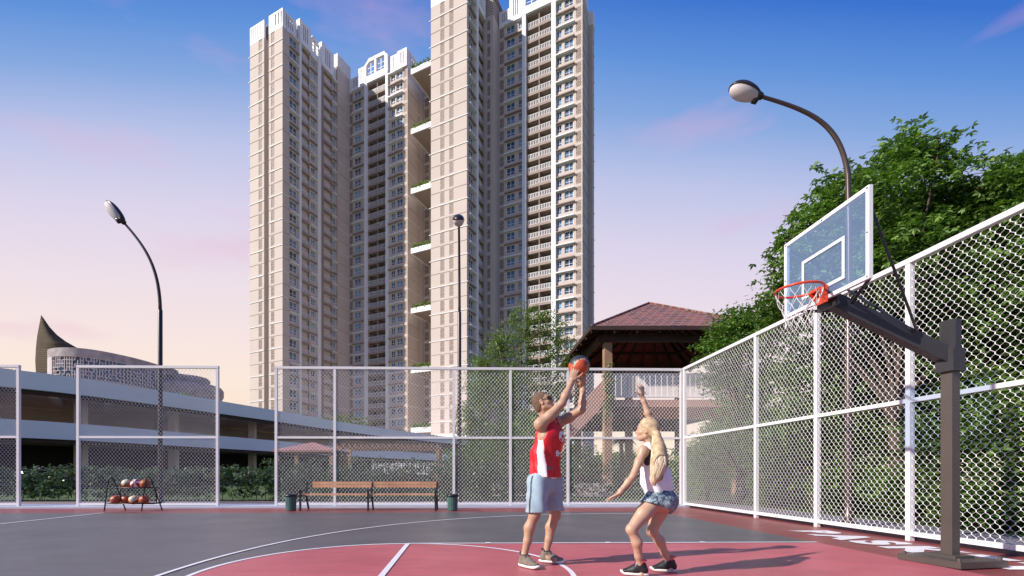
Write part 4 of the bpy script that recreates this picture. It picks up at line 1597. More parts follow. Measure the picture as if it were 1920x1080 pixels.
def tree(name, label, xy, blobs, ncl, per, spread, size, leafm, barkm=None, tr=.16, fork=1.6, group=None, lobes=1, shell=.55, droop=.25, nl=14, flat=.35, twigs=0, cat='tree'):
    root = empty(name, (xy[0], xy[1], -.03), label, cat, group)
    o = root.location.copy()
    g = MB()
    b0 = Vector((xy[0], xy[1], -.05)); b1 = Vector((xy[0] + random.uniform(-.15, .15), xy[1], fork))
    g.tube([b0, b0.lerp(b1, .06), b0.lerp(b1, .5) + Vector((.05, 0, 0)), b1], [tr * 1.5, tr * 1.1, tr * .95, tr * .85], 10)
    pts = crown_points(blobs, ncl, shell)
    idx = RNG.choice(len(pts), nl, replace=False)
    limbs(g, b1, [pts[i] for i in idx], tr * .5)
    if twigs:
        idx2 = RNG.choice(len(pts), twigs, replace=False)
        limb_src = [pts[i] for i in idx]
        for i in idx2:
            q = Vector(pts[i])
            s = min(limb_src, key=lambda w: (Vector(w) - q).length)
            s = Vector(s)
            g.tube([s, s.lerp(q, .5) + Vector((0, 0, .08)), q], [.018, .012, .006], 4)
    g.build('trunk', barkm or M['bark'], root, o, True)
    leaves('crown', pts, per, spread, size, leafm, root, o, droop=droop, lobes=lobes, flat=flat)
    return root


def cr(r, d):
    w = W(r, d)
    return w.x, w.y


# big maple right of frame
x, y = cr(9.9, 10.9)
def B(u, v, d, rx, rz, ry=None):
    p = P(u, v, d)
    return (p.x, p.y, p.z, rx, ry or rx, rz)
tree('maple_tree', 'large dense green maple behind the backboard, overhanging the right fence', (x, y),
     [B(1700, 330, 11, .95, .95), B(1600, 400, 11, 1.2, 1.15), B(1530, 440, 11, .7, .8), B(1770, 430, 11.5, 1.5, 1.2), B(1640, 520, 11, 1.6, 1.2), B(1530, 560, 11.3, .9, 1.0), B(1478, 500, 11.6, .5, .7), B(1465, 590, 12, .7, .7), B(1690, 290, 11, .45, .35),
      B(1850, 560, 12, 2.0, 1.5), B(1700, 650, 12, 1.9, 1.3), B(1560, 690, 12.5, 1.3, .9)],
     2300, 14, .34, .15, M['leafA'], tr=.14, fork=2.0, lobes=3, shell=.42, nl=22, twigs=160, droop=.2, group='trees beyond the right fence')
x, y = cr(12.3, 10.6)
tree('maple_tree', 'second broad green maple at the right edge of the picture behind the fence', (x, y),
     [B(1860, 400, 11, 1.2, 1.2), B(1930, 400, 11, 1.1, 1.2), B(1800, 400, 11.5, .8, .7), B(1900, 560, 10.5, 1.9, 1.3), B(1990, 420, 10, 1.4, 1.3), B(1860, 700, 11, 1.8, 1.1)],
     1600, 14, .34, .15, M['leafA'], tr=.14, fork=1.8, lobes=3, shell=.42, nl=18, twigs=110, droop=.2, group='trees beyond the right fence')
# middle trees right of pavilion
x, y = cr(9.6, 16.5)
tree('leafy_tree', 'round dark green tree between the tiled pavilion and the maple', (x, y),
     [B(1350, 615, 16.5, .55, .5), B(1385, 600, 17, .7, .6), B(1335, 650, 16.5, .5, .6), B(1400, 625, 17, 1.1, .9), B(1365, 660, 16.5, 1.0, .7), B(1450, 620, 17, 1.0, .8), B(1480, 560, 18, 1.0, 1.0), B(1420, 720, 16.5, 1.5, 1.2), B(1350, 710, 17, .8, .7)],
     1300, 14, .30, .13, M['leafA'], tr=.13, fork=1.6, lobes=1, shell=.45, nl=12, group='trees beyond the right fence')
# understory beyond right fence
under = [(8.6, 15.3, 3.2, 'leafC'), (9.2, 12.6, 3.4, 'leafA'), (10.6, 9.0, 3.1, 'leafA'), (9.8, 7.0, 3.0, 'leafA'), (12.6, 13.8, 4.2, 'leafC'), (13.8, 8.2, 4.0, 'leafC'), (15.5, 11.5, 4.8, 'leafC'), (11.3, 17.5, 4.6, 'leafC'), (17.0, 16.5, 6.0, 'leafC'), (8.6, 17.8, 2.1, 'leafB')]
ulab = ['low dark tree behind the far end of the right fence', 'low dark tree behind the second post of the right fence', 'low dark tree directly behind the hoop post', 'low bright green tree right of the hoop post, close to the fence',
        'dark spreading tree deep behind the middle of the right fence', 'dark spreading tree deep behind the hoop post at the right edge', 'dark tall tree farthest behind the maple trunks', 'dark tall tree behind the fence corner, right of the pavilion',
        'tallest dark tree in the far right background', 'light green small tree beside the pavilion, seen through the fence corner']
for i, (rr, dd, h, lm) in enumerate(under):
    x, y = cr(rr, dd)
    k = h / 3.2
    tree('leafy_tree', ulab[i], (x, y),
         [(x, y, h * .68, 1.25 * k, 1.25 * k, h * .34), (x - .9 * k, y + .5, h * .5, .9 * k, .9 * k, h * .26), (x + .9 * k, y - .3, h * .52, .95 * k, .9 * k, h * .27)],
         560, 12, .32, .13, M[lm], tr=.09 * k, fork=h * .3, shell=.5, nl=10, group='trees beyond the right fence')
# dense far wood
def wood(name, pts, m, n, size, hgt):
    c = []
    for _ in range(n):
        k = random.randrange(len(pts) - 1); t = random.random()
        p = W(*pts[k]).lerp(W(*pts[k + 1]), t)
        z = hgt * random.random() ** .8 * (0.75 + .25 * math.sin(p.x * 1.1) * math.cos(p.y * .9))
        c.append((p.x + random.gauss(0, .7), p.y + random.gauss(0, .7), z))
    ob = leaves(name, np.array(c), 12, .45, size, m, None)
    ob['kind'] = 'stuff'
    return ob
wood('distant_trees', [(20, 4), (22, 12), (21, 22), (19, 30), (19, 36)], M['leafC'], 5200, .26, 6.5)
wood('distant_shrubs', [(-1, 31), (4, 34), (9, 36), (13, 37)], M['leafC'], 2200, .26, 3.3)
# low ground cover and shrubs along the side path
gc = []
for _ in range(1500):
    p = W(random.uniform(8.9, 14), random.uniform(3, 17)); gc.append((p.x, p.y, random.random() * .3 * (1 + math.sin(p.x * 3) * math.cos(p.y * 2.4))))
ob = leaves('ground_cover', np.array(gc), 9, .22, .12, M['leafC'], None); ob['kind'] = 'stuff'
# shrubs beyond the side path
sh_l = ['bushy green shrub beyond the far bay of the right fence', 'bushy green shrub between the second and third posts of the right fence', 'bushy green shrub beside the brown lamp base beyond the right fence',
        'low green shrub behind the wide fence post left of the hoop', 'bushy green shrub just beyond the path at the right edge of the picture', 'tall green shrub near the fence corner under the pavilion side']
for (rr, dd, h), lab in zip(((8.7, 13.6, 1.6), (8.9, 11.3, 1.5), (9.1, 9.6, 1.3), (8.8, 8.1, 1.1), (9.0, 6.6, 1.3), (8.3, 16.6, 1.9)), sh_l):
    x, y = cr(rr, dd)
    root = empty('garden_shrub', (x, y, -.03), lab, 'shrub', 'shrubs beyond the right fence')
    pts = crown_points([(x, y, h * .5, .75, .9, h * .48), (x + .5, y + .6, h * .4, .6, .6, h * .38)], 260, .6)
    leaves('foliage', pts, 12, .22, .12, M['leafA'], root, tuple(root.location))
    g = MB()
    g.lathe((x, y, -.04), [(.10, 0), (.07, .12), (.02, .2)], 8)
    for k in range(7):
        g.tube([(x, y, -.04), (x + random.uniform(-.2, .2), y + random.uniform(-.2, .2), h * .4), (x + random.uniform(-.5, .5), y + random.uniform(-.5, .5), h * .8)], [.02, .014, .006], 5)
    g.build('stems', M['bark'], root, root.location)
# rocks
for i, (u, v, d, s_, lab) in enumerate(((1815, 840, 11.5, .55, 'pale rounded boulder behind the fence just right of the hoop post'), (1750, 850, 12, .45, 'pale rounded boulder behind the fence just left of the hoop post'), (1690, 845, 12.8, .4, 'small pale boulder behind the fence left of the wide fence post'))):
    p = P(u, v, d)
    vs, fs = [], []
    g = MB()
    nu, nv = 14, 8
    for j in range(nv + 1):
        for k in range(nu):
            ph = math.pi * j / nv; a = 2 * math.pi * k / nu
            q = Vector((math.sin(ph) * math.cos(a) * 1.5, math.sin(ph) * math.sin(a), math.cos(ph) * .8))
            q *= s_ * (1 + .18 * math.sin(a * 3 + i) * math.sin(ph * 2) + .08 * math.sin(a * 7 + ph * 5))
            vs.append((p.x + q.x, p.y + q.y, max(-.02, .35 * s_ + q.z + .25)))
    for j in range(nv):
        for k in range(nu):
            fs.append((j * nu + k, (j + 1) * nu + k, (j + 1) * nu + (k + 1) % nu, j * nu + (k + 1) % nu))
    g.add(vs, fs)
    ob = g.build('boulder', M['rock'], None, (p.x, p.y, 0), True)
    tag(ob, lab, 'boulder', 'pale boulders beyond the right fence')

# slender light tree in front of right tower
x, y = cr(2.1, 25)
tree('slender_tree', 'airy light green tree with thin stems in front of the right tower', (x, y),
     [B(985, 625, 25, 1.0, 1.7), B(1040, 640, 25, .9, 1.7), B(935, 650, 25, .9, 1.2), B(960, 720, 25, 1.9, 1.8), B(1045, 730, 24.5, 1.1, 1.8), B(905, 690, 25, .7, 1.0), B(900, 730, 25, 1.0, 1.5), B(885, 790, 25, 1.1, 1.4), B(1075, 660, 24.5, .5, .9), B(990, 800, 25, 2.0, 1.6), B(920, 830, 25, 1.2, 1.0), B(1020, 585, 25, .35, .5), B(965, 595, 25, .3, .5)],
     2600, 13, .34, .125, M['leafB'], M['barkpale'], tr=.12, fork=1.0, shell=.62, nl=26, twigs=120, droop=.1, flat=.9)
# garden trees behind right part of back fence
gt = [(1.3, 20.2, 3.6, 'leafC', 'small dark tree behind the fence between bench lamp and the man'), (3.5, 21.6, 4.3, 'leafA', 'light green small tree seen between the man and the pavilion column'), (5.6, 29.5, 2.9, 'leafC', 'dark tree under the pavilion deck behind the woman'),
      (9.0, 23.5, 2.3, 'leafC', 'dark tree below the pavilion deck at the fence corner'), (-0.2, 23.0, 3.0, 'leafC', 'small bushy tree right of the second litter bin beyond the hedge')]
for (rr, dd, h, lm, lab) in gt:
    x, y = cr(rr, dd)
    k = h / 3
    tree('garden_tree', lab, (x, y), [(x, y, h * .65, 1.1 * k, 1.0 * k, h * .33), (x + .7 * k, y, h * .45, .8 * k, .8 * k, h * .3), (x - .7 * k, y, h * .45, .8 * k, .8 * k, h * .3)],
         420, 12, .28, .12, M[lm], tr=.07 * k, fork=h * .25, shell=.55, nl=8, group='small garden trees behind the back fence')
# palm seen below the deck
x, y = cr(8.6, 27.5)
root = empty('palm_tree', (x, y, 0), 'small palm seen through the opening under the pavilion deck', 'palm')
g = MB(); g.tube([(x, y, -.05), (x + .1, y, 1.4), (x + .05, y, 2.9)], [.17, .13, .11], 10); g.build('trunk', M['barkpale'], root, (x, y, 0), True)
vs, fs = [], []
for k in range(20):
    a = 2 * math.pi * k / 20 + random.uniform(-.1, .1); el_ = random.uniform(.1, .9)
    L_ = random.uniform(.9, 1.2)
    for j in range(16):
        t = j / 15
        q = Vector((x + .05 + math.cos(a) * L_ * t, y + math.sin(a) * L_ * t, 2.9 + L_ * (el_ * t - 1.1 * t * t)))
        for s in (-1, 1):
            sdv = Vector((-math.sin(a), math.cos(a), -.5)) * s * .28 * math.sin(math.pi * min(1, t + .12))
            dn = Vector((math.cos(a), math.sin(a), 0)) * .05
            b = len(vs)
            vs += [q - dn * .4, q + sdv + dn, q + sdv * .98 + dn * .5 - Vector((0, 0, .02)), q + dn * .4]
            fs.append((b, b + 1, b + 2, b + 3))
mesh_np('crown', np.array([tuple(v) for v in vs]) - np.array([x, y, 0]), np.array(fs), M['leafC'], root)

# hedge behind the back fence: long blade leaves
def hedge(name, label, x0, x1, yc, h, dens, seed=0):
    root = empty(name, ((x0 + x1) / 2, yc, -.03), label, 'hedge', 'hedges behind the back fence')
    o = np.array(root.location)
    n = int((x1 - x0) * dens)
    c = np.stack([RNG.uniform(x0, x1, n), yc + RNG.normal(0, .32, n), RNG.uniform(.12, h, n)], 1)
    c[:, 2] *= 1 + .10 * np.sin(c[:, 0] * 3.1) * np.sin(c[:, 0] * 1.7)
    V = []
    per = 9
    k = n * per
    base = np.repeat(c, per, 0) + RNG.normal(0, .05, (k, 3))
    dr = RNG.normal(0, 1, (k, 3)); dr[:, 2] = np.abs(dr[:, 2]) * .8 + .1; dr /= np.linalg.norm(dr, axis=1)[:, None]
    sdv = np.cross(dr, np.array([0, 0, 1.]) + RNG.normal(0, .3, (k, 3))); sdv /= np.linalg.norm(sdv, axis=1)[:, None]
    s = RNG.uniform(.16, .34, k)[:, None]
    dn = np.zeros((k, 3)); dn[:, 2] = -1
    p0 = base; p1 = base + dr * s * .5; p2 = base + dr * s * .95 + dn * s * .35
    V = np.stack([p0, p1 + sdv * s * .13, p2, p1 - sdv * s * .13], 1).reshape(-1, 3) - o
    mesh_np('foliage', V, np.arange(4 * k).reshape(-1, 4), M['leafH'], root)
    g = MB()
    for i in range(int((x1 - x0) / .28)):
        x = x0 + i * .28 + random.uniform(-.08, .08); y = yc + random.uniform(-.2, .2)
        g.tube([(x, y, -.05), (x + random.uniform(-.1, .1), y, h * .35), (x + random.uniform(-.2, .2), y, h * .8)], [.012, .01, .006], 4)
    g.build('stems', M['bark'], root, root.location)
    return root
hedge('leafy_hedge', 'dense glossy leafed hedge left of the ball rack behind the first gap in the fence', -19, XB(260, 16.9), 16.9, 1.12, 85)
hedge('leafy_hedge', 'dense glossy leafed hedge between the ball rack and the bench', XB(260, 16.9), XB(600, 16.9), 16.9, 1.12, 85)
hedge('leafy_hedge', 'dense glossy leafed hedge stretching behind the bench to the slender tree', XB(600, 16.9), XB(1075, 16.9), 16.9, 1.12, 80)
hedge('leafy_hedge', 'taller dark back row of hedge seen through the fence behind the man and bench', XB(500, 19.0), XB(1150, 19.0), 19.0, 1.5, 60)
# podium deck planting
for (u, v, d, s_, lab) in ((345, 722, 49.5, .9, 'bushy green shrub on the car park deck beside the stone drum'), (640, 778, 72, 1.5, 'green shrub row on the car park roof below the left tower')):
    p = P(u, v, d)
    pts = crown_points([(p.x, p.y, 8.6, s_ * (1 if s_ < 1 else 3.4), s_, s_ * 1.15)], 200)
    ob = leaves('roof_shrub', pts, 12, .25, .22 if s_ < 1 else .3, M['leafB'], None, org=(p.x, p.y, 8.2)); ob.location = (p.x, p.y, 8.2)
    tag(ob, lab, 'shrub')

# ================================================================ TILED PAVILION
rl, rr_, df, db = 5.0, 12.9, 20.0, 27.8
ez_, pz = 7.32, 9.75
cen = ((rl + rr_) / 2, (df + db) / 2)
root = empty('tiled_pavilion', W(cen[0], cen[1]), 'two storey open pavilion with red tiled hip roof and pale railing behind the fence corner', 'pavilion')
o = root.location.copy()
def wv(r, d, z): return W(r, d, z)
g = MB()
C4 = [wv(rl, df, ez_), wv(rr_, df, ez_), wv(rr_, db, ez_), wv(rl, db, ez_)]
pk = wv(cen[0], cen[1], pz)
g.add(C4 + [pk], [(0, 1, 4), (1, 2, 4), (2, 3, 4), (3, 0, 4)])
roof = g.build('roof', M['roof'], root, o)
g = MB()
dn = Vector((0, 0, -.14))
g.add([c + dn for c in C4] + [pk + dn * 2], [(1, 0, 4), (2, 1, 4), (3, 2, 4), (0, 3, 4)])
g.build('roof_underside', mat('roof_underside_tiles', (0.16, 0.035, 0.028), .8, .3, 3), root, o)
g = MB()
for i in range(4):
    a, b = C4[i], C4[(i + 1) % 4]
    g.beam(a + Vector((0, 0, -.07)), b + Vector((0, 0, -.07)), .10, .17)
g.build('fascia', M['timberdark'], root, o)
g = MB()
for i in range(4):
    g.tube([C4[i] + Vector((0, 0, .03)), pk + Vector((0, 0, .03))], .05, 6)
g.build('hip_caps', M['roof'], roof, o)
g = MB()
for i in range(4):
    a, b = C4[i], C4[(i + 1) % 4]
    for k in range(0, 9):
        q = a.lerp(b, k / 8) + dn * 1.6
        g.beam(q, pk + dn * 3.0, .07, .12)
    for t in (.33, .66):
        g.beam(a.lerp(pk, t) + dn * 2, b.lerp(pk, t) + dn * 2, .06, .1)
g.beam(wv(rl + .6, df + .7, ez_ - .32), wv(rr_ - .6, df + .7, ez_ - .32), .2, .3)
g.beam(wv(rl + .6, db - .7, ez_ - .32), wv(rr_ - .6, db - .7, ez_ - .32), .2, .3)
g.beam(wv(rl + .6, df + .7, ez_ - .32), wv(rl + .6, db - .7, ez_ - .32), .2, .3)
g.build('rafters', M['timberdark'], root, o)
for (r_, d_) in ((5.95, 20.9), (5.95, 26.9), (11.8, 20.9), (11.8, 26.9), (8.9, 26.9)):
    p = wv(r_, d_, 0)
    g = MB(); g.obox(p + Vector((0, 0, 3.5)), (.17, 0, 0), (0, .17, 0), (0, 0, 3.55)); g.obox(p + Vector((0, 0, 4.35)), (.24, 0, 0), (0, .24, 0), (0, 0, .1))
    g.build('column', M['timber'], root, o)
g = MB()
A_, B_ = wv(6.2, 21.2, 0), wv(12.3, 27.0, 0)
q = [wv(6.1, 21.2, 0), wv(12.3, 21.2, 0), wv(12.3, 27.2, 0), wv(6.1, 27.2, 0)]
g.prism([(p.x, p.y) for p in q], 4.0, 4.35)
g.build('deck', M['pinkwall'], root, o)
g = MB()
g.beam(wv(6.1, 21.15, 3.72), wv(12.3, 21.15, 3.72), .2, .55)
g.beam(wv(6.1, 27.1, 3.72), wv(12.3, 27.1, 3.72), .2, .55)
for k in range(6):
    g.beam(wv(6.8 + k, 21.3, 3.85), wv(6.8 + k, 27, 3.85), .12, .28)
g.build('deck_beams', mat('deck_beam_brown', (.15, .07, .05), .7), root, o)
g = MB()
g.beam(wv(6.2, 21.25, 5.52), wv(12.3, 21.25, 5.52), .08, .08); g.beam(wv(6.2, 21.25, 4.5), wv(12.3, 21.25, 4.5), .06, .06)
for k in range(24):
    g.beam(wv(6.3 + k * .262, 21.25, 4.45), wv(6.3 + k * .262, 21.25, 5.5), .225, .03, up=(0, 1, 0))
g.build('railing', mat('railing_cream', (.88, .80, .77), .6, .04), root, o)
# stair side wall rising to the deck
g = MB()
ps_ = [wv(4.1, 20.9, 2.3), wv(6.05, 20.9, 4.35), wv(6.05, 20.9, 5.5), wv(4.1, 20.9, 3.45)]
ps2 = [p + (wv(0, 0.12, 0) - wv(0, 0, 0)) for p in ps_]
g.add(ps_ + ps2, [(0, 1, 2, 3), (7, 6, 5, 4), (0, 4, 5, 1), (1, 5, 6, 2), (2, 6, 7, 3), (3, 7, 4, 0)])
for k in range(14):
    t = k / 14
    p = wv(2.1 + 3.9 * t, 21.6, .25 + 4.0 * t)
    g.obox(p, (.16, 0, 0), (0, .6, 0), (0, 0, .04))
g.beam(wv(2.1, 21.0, .2), wv(4.1, 21.0, 2.35), .12, .3)
g.build('stair', M['pinkwall'], root, o)
# climbing plant on the column
c = crown_points([(*tuple(wv(5.95, 20.7, 4.6)), .3, .3, 1.6)], 110)
leaves('climbing_plant', c, 8, .12, .12, M['leafC'], root, tuple(o))
# low garden wall with red flowers behind the man
g = MB(); a, b = W(.8, 21.2), W(6.0, 20.2)
g.beam((a.x, a.y, .25), (b.x, b.y, .25), .3, .6); ob = g.build('garden_wall', M['stonelight'], None, a); tag(ob, 'low pale garden wall behind the man beyond the hedge', 'garden wall')

# ================================================================ SMALL PERGOLAS BEHIND THE HEDGE
def pergola(name, label, rc, dc, hw, hd, h, pitched):
    root = empty(name, W(rc, dc), label, 'pergola')
    o = root.location.copy()
    for sx in (-1, 1):
        for sy in (-1, 1):
            p = wv(rc + sx * (hw - .25), dc + sy * (hd - .25), 0)
            g = MB(); g.obox(p + Vector((0, 0, h / 2)), (.1, 0, 0), (0, .1, 0), (0, 0, h / 2)); g.build('post', M['timber'], root, o)
    g = MB()
    if pitched:
        q = [wv(rc - hw, dc - hd, h), wv(rc + hw, dc - hd, h), wv(rc + hw, dc + hd, h), wv(rc - hw, dc + hd, h)]
        q2 = [p + Vector((0, 0, -.1)) for p in q]
        t = wv(rc, dc, h + .55)
        g.add(q + q2 + [t], [(0, 1, 8), (1, 2, 8), (2, 3, 8), (3, 0, 8), (0, 4, 5, 1), (1, 5, 6, 2), (2, 6, 7, 3), (3, 7, 4, 0), (7, 6, 5, 4)])
        g.build('roof', M['roofpink'], root, o)
    else:
        for sy in (-1, 1):
            g.beam(wv(rc - hw, dc + sy * (hd - .25), h + .1), wv(rc + hw, dc + sy * (hd - .25), h + .1), .1, .2)
        for k in range(int(hw * 2 / .35)):
            x = rc - hw + .2 + k * .35
            g.beam(wv(x, dc - hd, h + .26), wv(x, dc + hd, h + .26), .07, .12)
        g.build('rafters', M['timber'], root, o)
    return root
pergola('red_pergola', 'small open shelter with dull red hipped roof behind the hedge left of the bench', -9.6, 27.5, 1.75, 1.6, 2.3, True)
pergola('timber_pergola', 'flat topped timber pergola with pale posts behind the bench', -5.2, 29, 3.2, 1.4, 2.45, False)
g = MB()
for k in range(26):
    p = W(-7.3 + k * .2, 33); g.box(p.x, p.x + .11, p.y, p.y + .03, .9, 1.75)
a, b = W(-7.4, 33.05), W(-2.0, 33.05)
g.beam((a.x, a.y, 1.0), (b.x, b.y, 1.0), .03, .08); g.beam((a.x, a.y, 1.6), (b.x, b.y, 1.6), .03, .08)
for k in range(5):
    p = W(-7.3 + k * 1.3, 33.1); g.box(p.x - .05, p.x + .05, p.y, p.y + .08, -.05, 1.7)
ob = g.build('picket_fence', M['white'], None, a); tag(ob, 'white picket fence far behind the bench beyond the timber pergola', 'picket fence')

# ================================================================ PEOPLE (signed distance sculpting + surface nets)
class Field:
    def __init__(s, lo, hi, h=.006):
        s.lo = np.array(lo, float); s.h = h
        s.n = np.ceil((np.array(hi) - s.lo) / h).astype(int) + 1
        s.F = np.full(s.n, .08, np.float32)

    def grid(s, lo, hi):
        a = np.clip(np.floor((np.array(lo) - s.lo) / s.h).astype(int), 0, s.n - 1)
        b = np.clip(np.ceil((np.array(hi) - s.lo) / s.h).astype(int) + 1, 1, s.n)
        ax = [s.lo[i] + s.h * np.arange(a[i], b[i]) for i in range(3)]
        X, Y, Z = np.meshgrid(*ax, indexing='ij', sparse=True)
        return (slice(a[0], b[0]), slice(a[1], b[1]), slice(a[2], b[2])), X.astype(np.float32), Y.astype(np.float32), Z.astype(np.float32)

    def comb(s, sl, d, k, op='u'):
        f = s.F[sl]
        if op == 'u':
            if k <= 0:
                s.F[sl] = np.minimum(f, d)
            else:
                h = np.clip(.5 + .5 * (f - d) / k, 0, 1)
                s.F[sl] = f * (1 - h) + d * h - k * h * (1 - h)
        elif op == 's':      # subtract d
            s.F[sl] = np.maximum(f, -d)
        elif op == 'i':
            s.F[sl] = np.maximum(f, d)

    def cone(s, a, b, ra, rb, k=.02, op='u'):
        a = np.array(a, float); b = np.array(b, float)
        m = max(ra, rb) + .07
        sl, X, Y, Z = s.grid(np.minimum(a, b) - m, np.maximum(a, b) + m)
        ab = b - a; L2 = (ab ** 2).sum() + 1e-12
        t = np.clip(((X - a[0]) * ab[0] + (Y - a[1]) * ab[1] + (Z - a[2]) * ab[2]) / L2, 0, 1)
        d = np.sqrt((X - a[0] - t * ab[0]) ** 2 + (Y - a[1] - t * ab[1]) ** 2 + (Z - a[2] - t * ab[2]) ** 2) - (ra + (rb - ra) * t)
        s.comb(sl, d, k, op)

    def chain(s, pts, rad, k=.015):
        for i in range(len(pts) - 1):
            s.cone(pts[i], pts[i + 1], rad[i], rad[i + 1], k)

    def ell(s, c, r, A=None, k=.02, op='u'):
        """A: 3 axes (rows)"""
        c = np.array(c, float); A = np.eye(3) if A is None else np.array(A, float)
        m = max(r) + .06
        sl, X, Y, Z = s.grid(c - m, c + m)
        x, y, z = X - c[0], Y - c[1], Z - c[2]
        q = [(A[i][0] * x + A[i][1] * y + A[i][2] * z) / r[i] for i in range(3)]
        n = np.sqrt(q[0] ** 2 + q[1] ** 2 + q[2] ** 2)
        d = (n - 1) * min(r) if max(r) / min(r) > 2.2 else n * (n - 1) / np.maximum(np.sqrt((q[0] / r[0]) ** 2 + (q[1] / r[1]) ** 2 + (q[2] / r[2]) ** 2), 1e-6)
        s.comb(sl, d, k, op)

    def econe(s, a, b, ra, rb, Lx, Fx, k=.02, op='u', fold=None):
        """elliptic cone; ra=(rL,rF)"""
        a = np.array(a, float); b = np.array(b, float); Lx = np.array(Lx, float); Fx = np.array(Fx, float)
        m = max(*ra, *rb) + .07
        sl, X, Y, Z = s.grid(np.minimum(a, b) - m, np.maximum(a, b) + m)
        ab = b - a; L2 = (ab ** 2).sum()
        t = np.clip(((X - a[0]) * ab[0] + (Y - a[1]) * ab[1] + (Z - a[2]) * ab[2]) / L2, 0, 1)
        wx, wy, wz = X - a[0] - t * ab[0], Y - a[1] - t * ab[1], Z - a[2] - t * ab[2]
        l = wx * Lx[0] + wy * Lx[1] + wz * Lx[2]; f = wx * Fx[0] + wy * Fx[1] + wz * Fx[2]
        U = np.cross(Lx, Fx); u = wx * U[0] + wy * U[1] + wz * U[2]
        rl = ra[0] + (rb[0] - ra[0]) * t; rf = ra[1] + (rb[1] - ra[1]) * t
        mn = np.minimum(rl, rf)
        d = (np.sqrt((l / rl) ** 2 + (f / rf) ** 2 + (u / mn) ** 2) - 1) * mn
        if fold is not None:
            d = d + fold(X, Y, Z, l, f)
        s.comb(sl, d, k, op)

    def plane(s, p, n):
        """keep side where (x-p).n < 0"""
        n = np.array(n, float); n /= np.linalg.norm(n)
        sl, X, Y, Z = s.grid(s.lo, s.lo + s.n * s.h)
        s.comb(sl, ((X - p[0]) * n[0] + (Y - p[1]) * n[1] + (Z - p[2]) * n[2]).astype(np.float32), 0, 'i')

    def mesh(s, name, mats, parent, org, mi=None, smooth=1):
        F_ = s.F; h = s.h
        nx, ny, nz = F_.shape
        ins = F_ < 0
        c = [ins[i:nx - 1 + i, j:ny - 1 + j, k:nz - 1 + k] for i in (0, 1) for j in (0, 1) for k in (0, 1)]
        al = c[0].copy(); an = c[0].copy()
        for q in c[1:]:
            al &= q; an |= q
        act = an & ~al
        ids = np.argwhere(act)
        idx = np.full(act.shape, -1, np.int64); idx[act] = np.arange(len(ids))
        acc = np.zeros((len(ids), 3)); cnt = np.zeros(len(ids))
        corners = [(i, j, k) for i in (0, 1) for j in (0, 1) for k in (0, 1)]
        for a_ in range(8):
            for b_ in range(a_ + 1, 8):
                A, B_ = corners[a_], corners[b_]
                if sum(abs(A[i] - B_[i]) for i in range(3)) != 1: continue
                fa = F_[ids[:, 0] + A[0], ids[:, 1] + A[1], ids[:, 2] + A[2]]; fb = F_[ids[:, 0] + B_[0], ids[:, 1] + B_[1], ids[:, 2] + B_[2]]
                m = (fa < 0) != (fb < 0)
                t = np.where(m, fa / np.where(fa - fb == 0, 1, fa - fb), 0)
                acc[m] += (np.array(A) + t[:, None] * (np.array(B_) - np.array(A)))[m]; cnt[m] += 1
        V = s.lo + (ids + acc / cnt[:, None]) * h
        quads = []
        for ax in range(3):
            o1, o2 = [q for q in range(3) if q != ax]
            sl0 = [slice(1, n - 1) for n in (nx, ny, nz)]; sl0[ax] = slice(0, (nx, ny, nz)[ax] - 1)
            sl1 = list(sl0); sl1[ax] = slice(1, (nx, ny, nz)[ax])
            A = ins[tuple(sl0)]; B_ = ins[tuple(sl1)]
            e = np.argwhere(A != B_)
            off = np.ones(3, int); off[ax] = 0
            e = e + off
            fl = ins[e[:, 0], e[:, 1], e[:, 2]]
            d1 = np.zeros(3, int); d1[o1] = 1; d2 = np.zeros(3, int); d2[o2] = 1
            g_ = lambda q: idx[q[:, 0], q[:, 1], q[:, 2]]
            Q = np.stack([g_(e), g_(e - d1), g_(e - d1 - d2), g_(e - d2)], 1)
            flip = fl if ax != 1 else ~fl
            Q[~flip] = Q[~flip][:, ::-1]
            quads.append(Q)
        Q = np.concatenate(quads)
        Q = Q[(Q >= 0).all(1)]
        # light laplacian smoothing
        for _ in range(smooth):
            acc = np.zeros_like(V); n_ = np.zeros(len(V))
            for i in range(4):
                np.add.at(acc, Q[:, i], V[Q[:, (i + 1) % 4]]); np.add.at(n_, Q[:, i], 1)
                np.add.at(acc, Q[:, (i + 1) % 4], V[Q[:, i]]); np.add.at(n_, Q[:, (i + 1) % 4], 1)
            V = V * .5 + .5 * acc / np.maximum(n_, 1)[:, None]
        m_ = None
        if mi is not None:
            m_ = mi(V[Q].mean(1))
        return mesh_np(name, V - np.array(org), Q, mats, parent, smooth=True, mi=m_)


def nv(v):
    v = np.array(v, float)
    return v / np.linalg.norm(v)


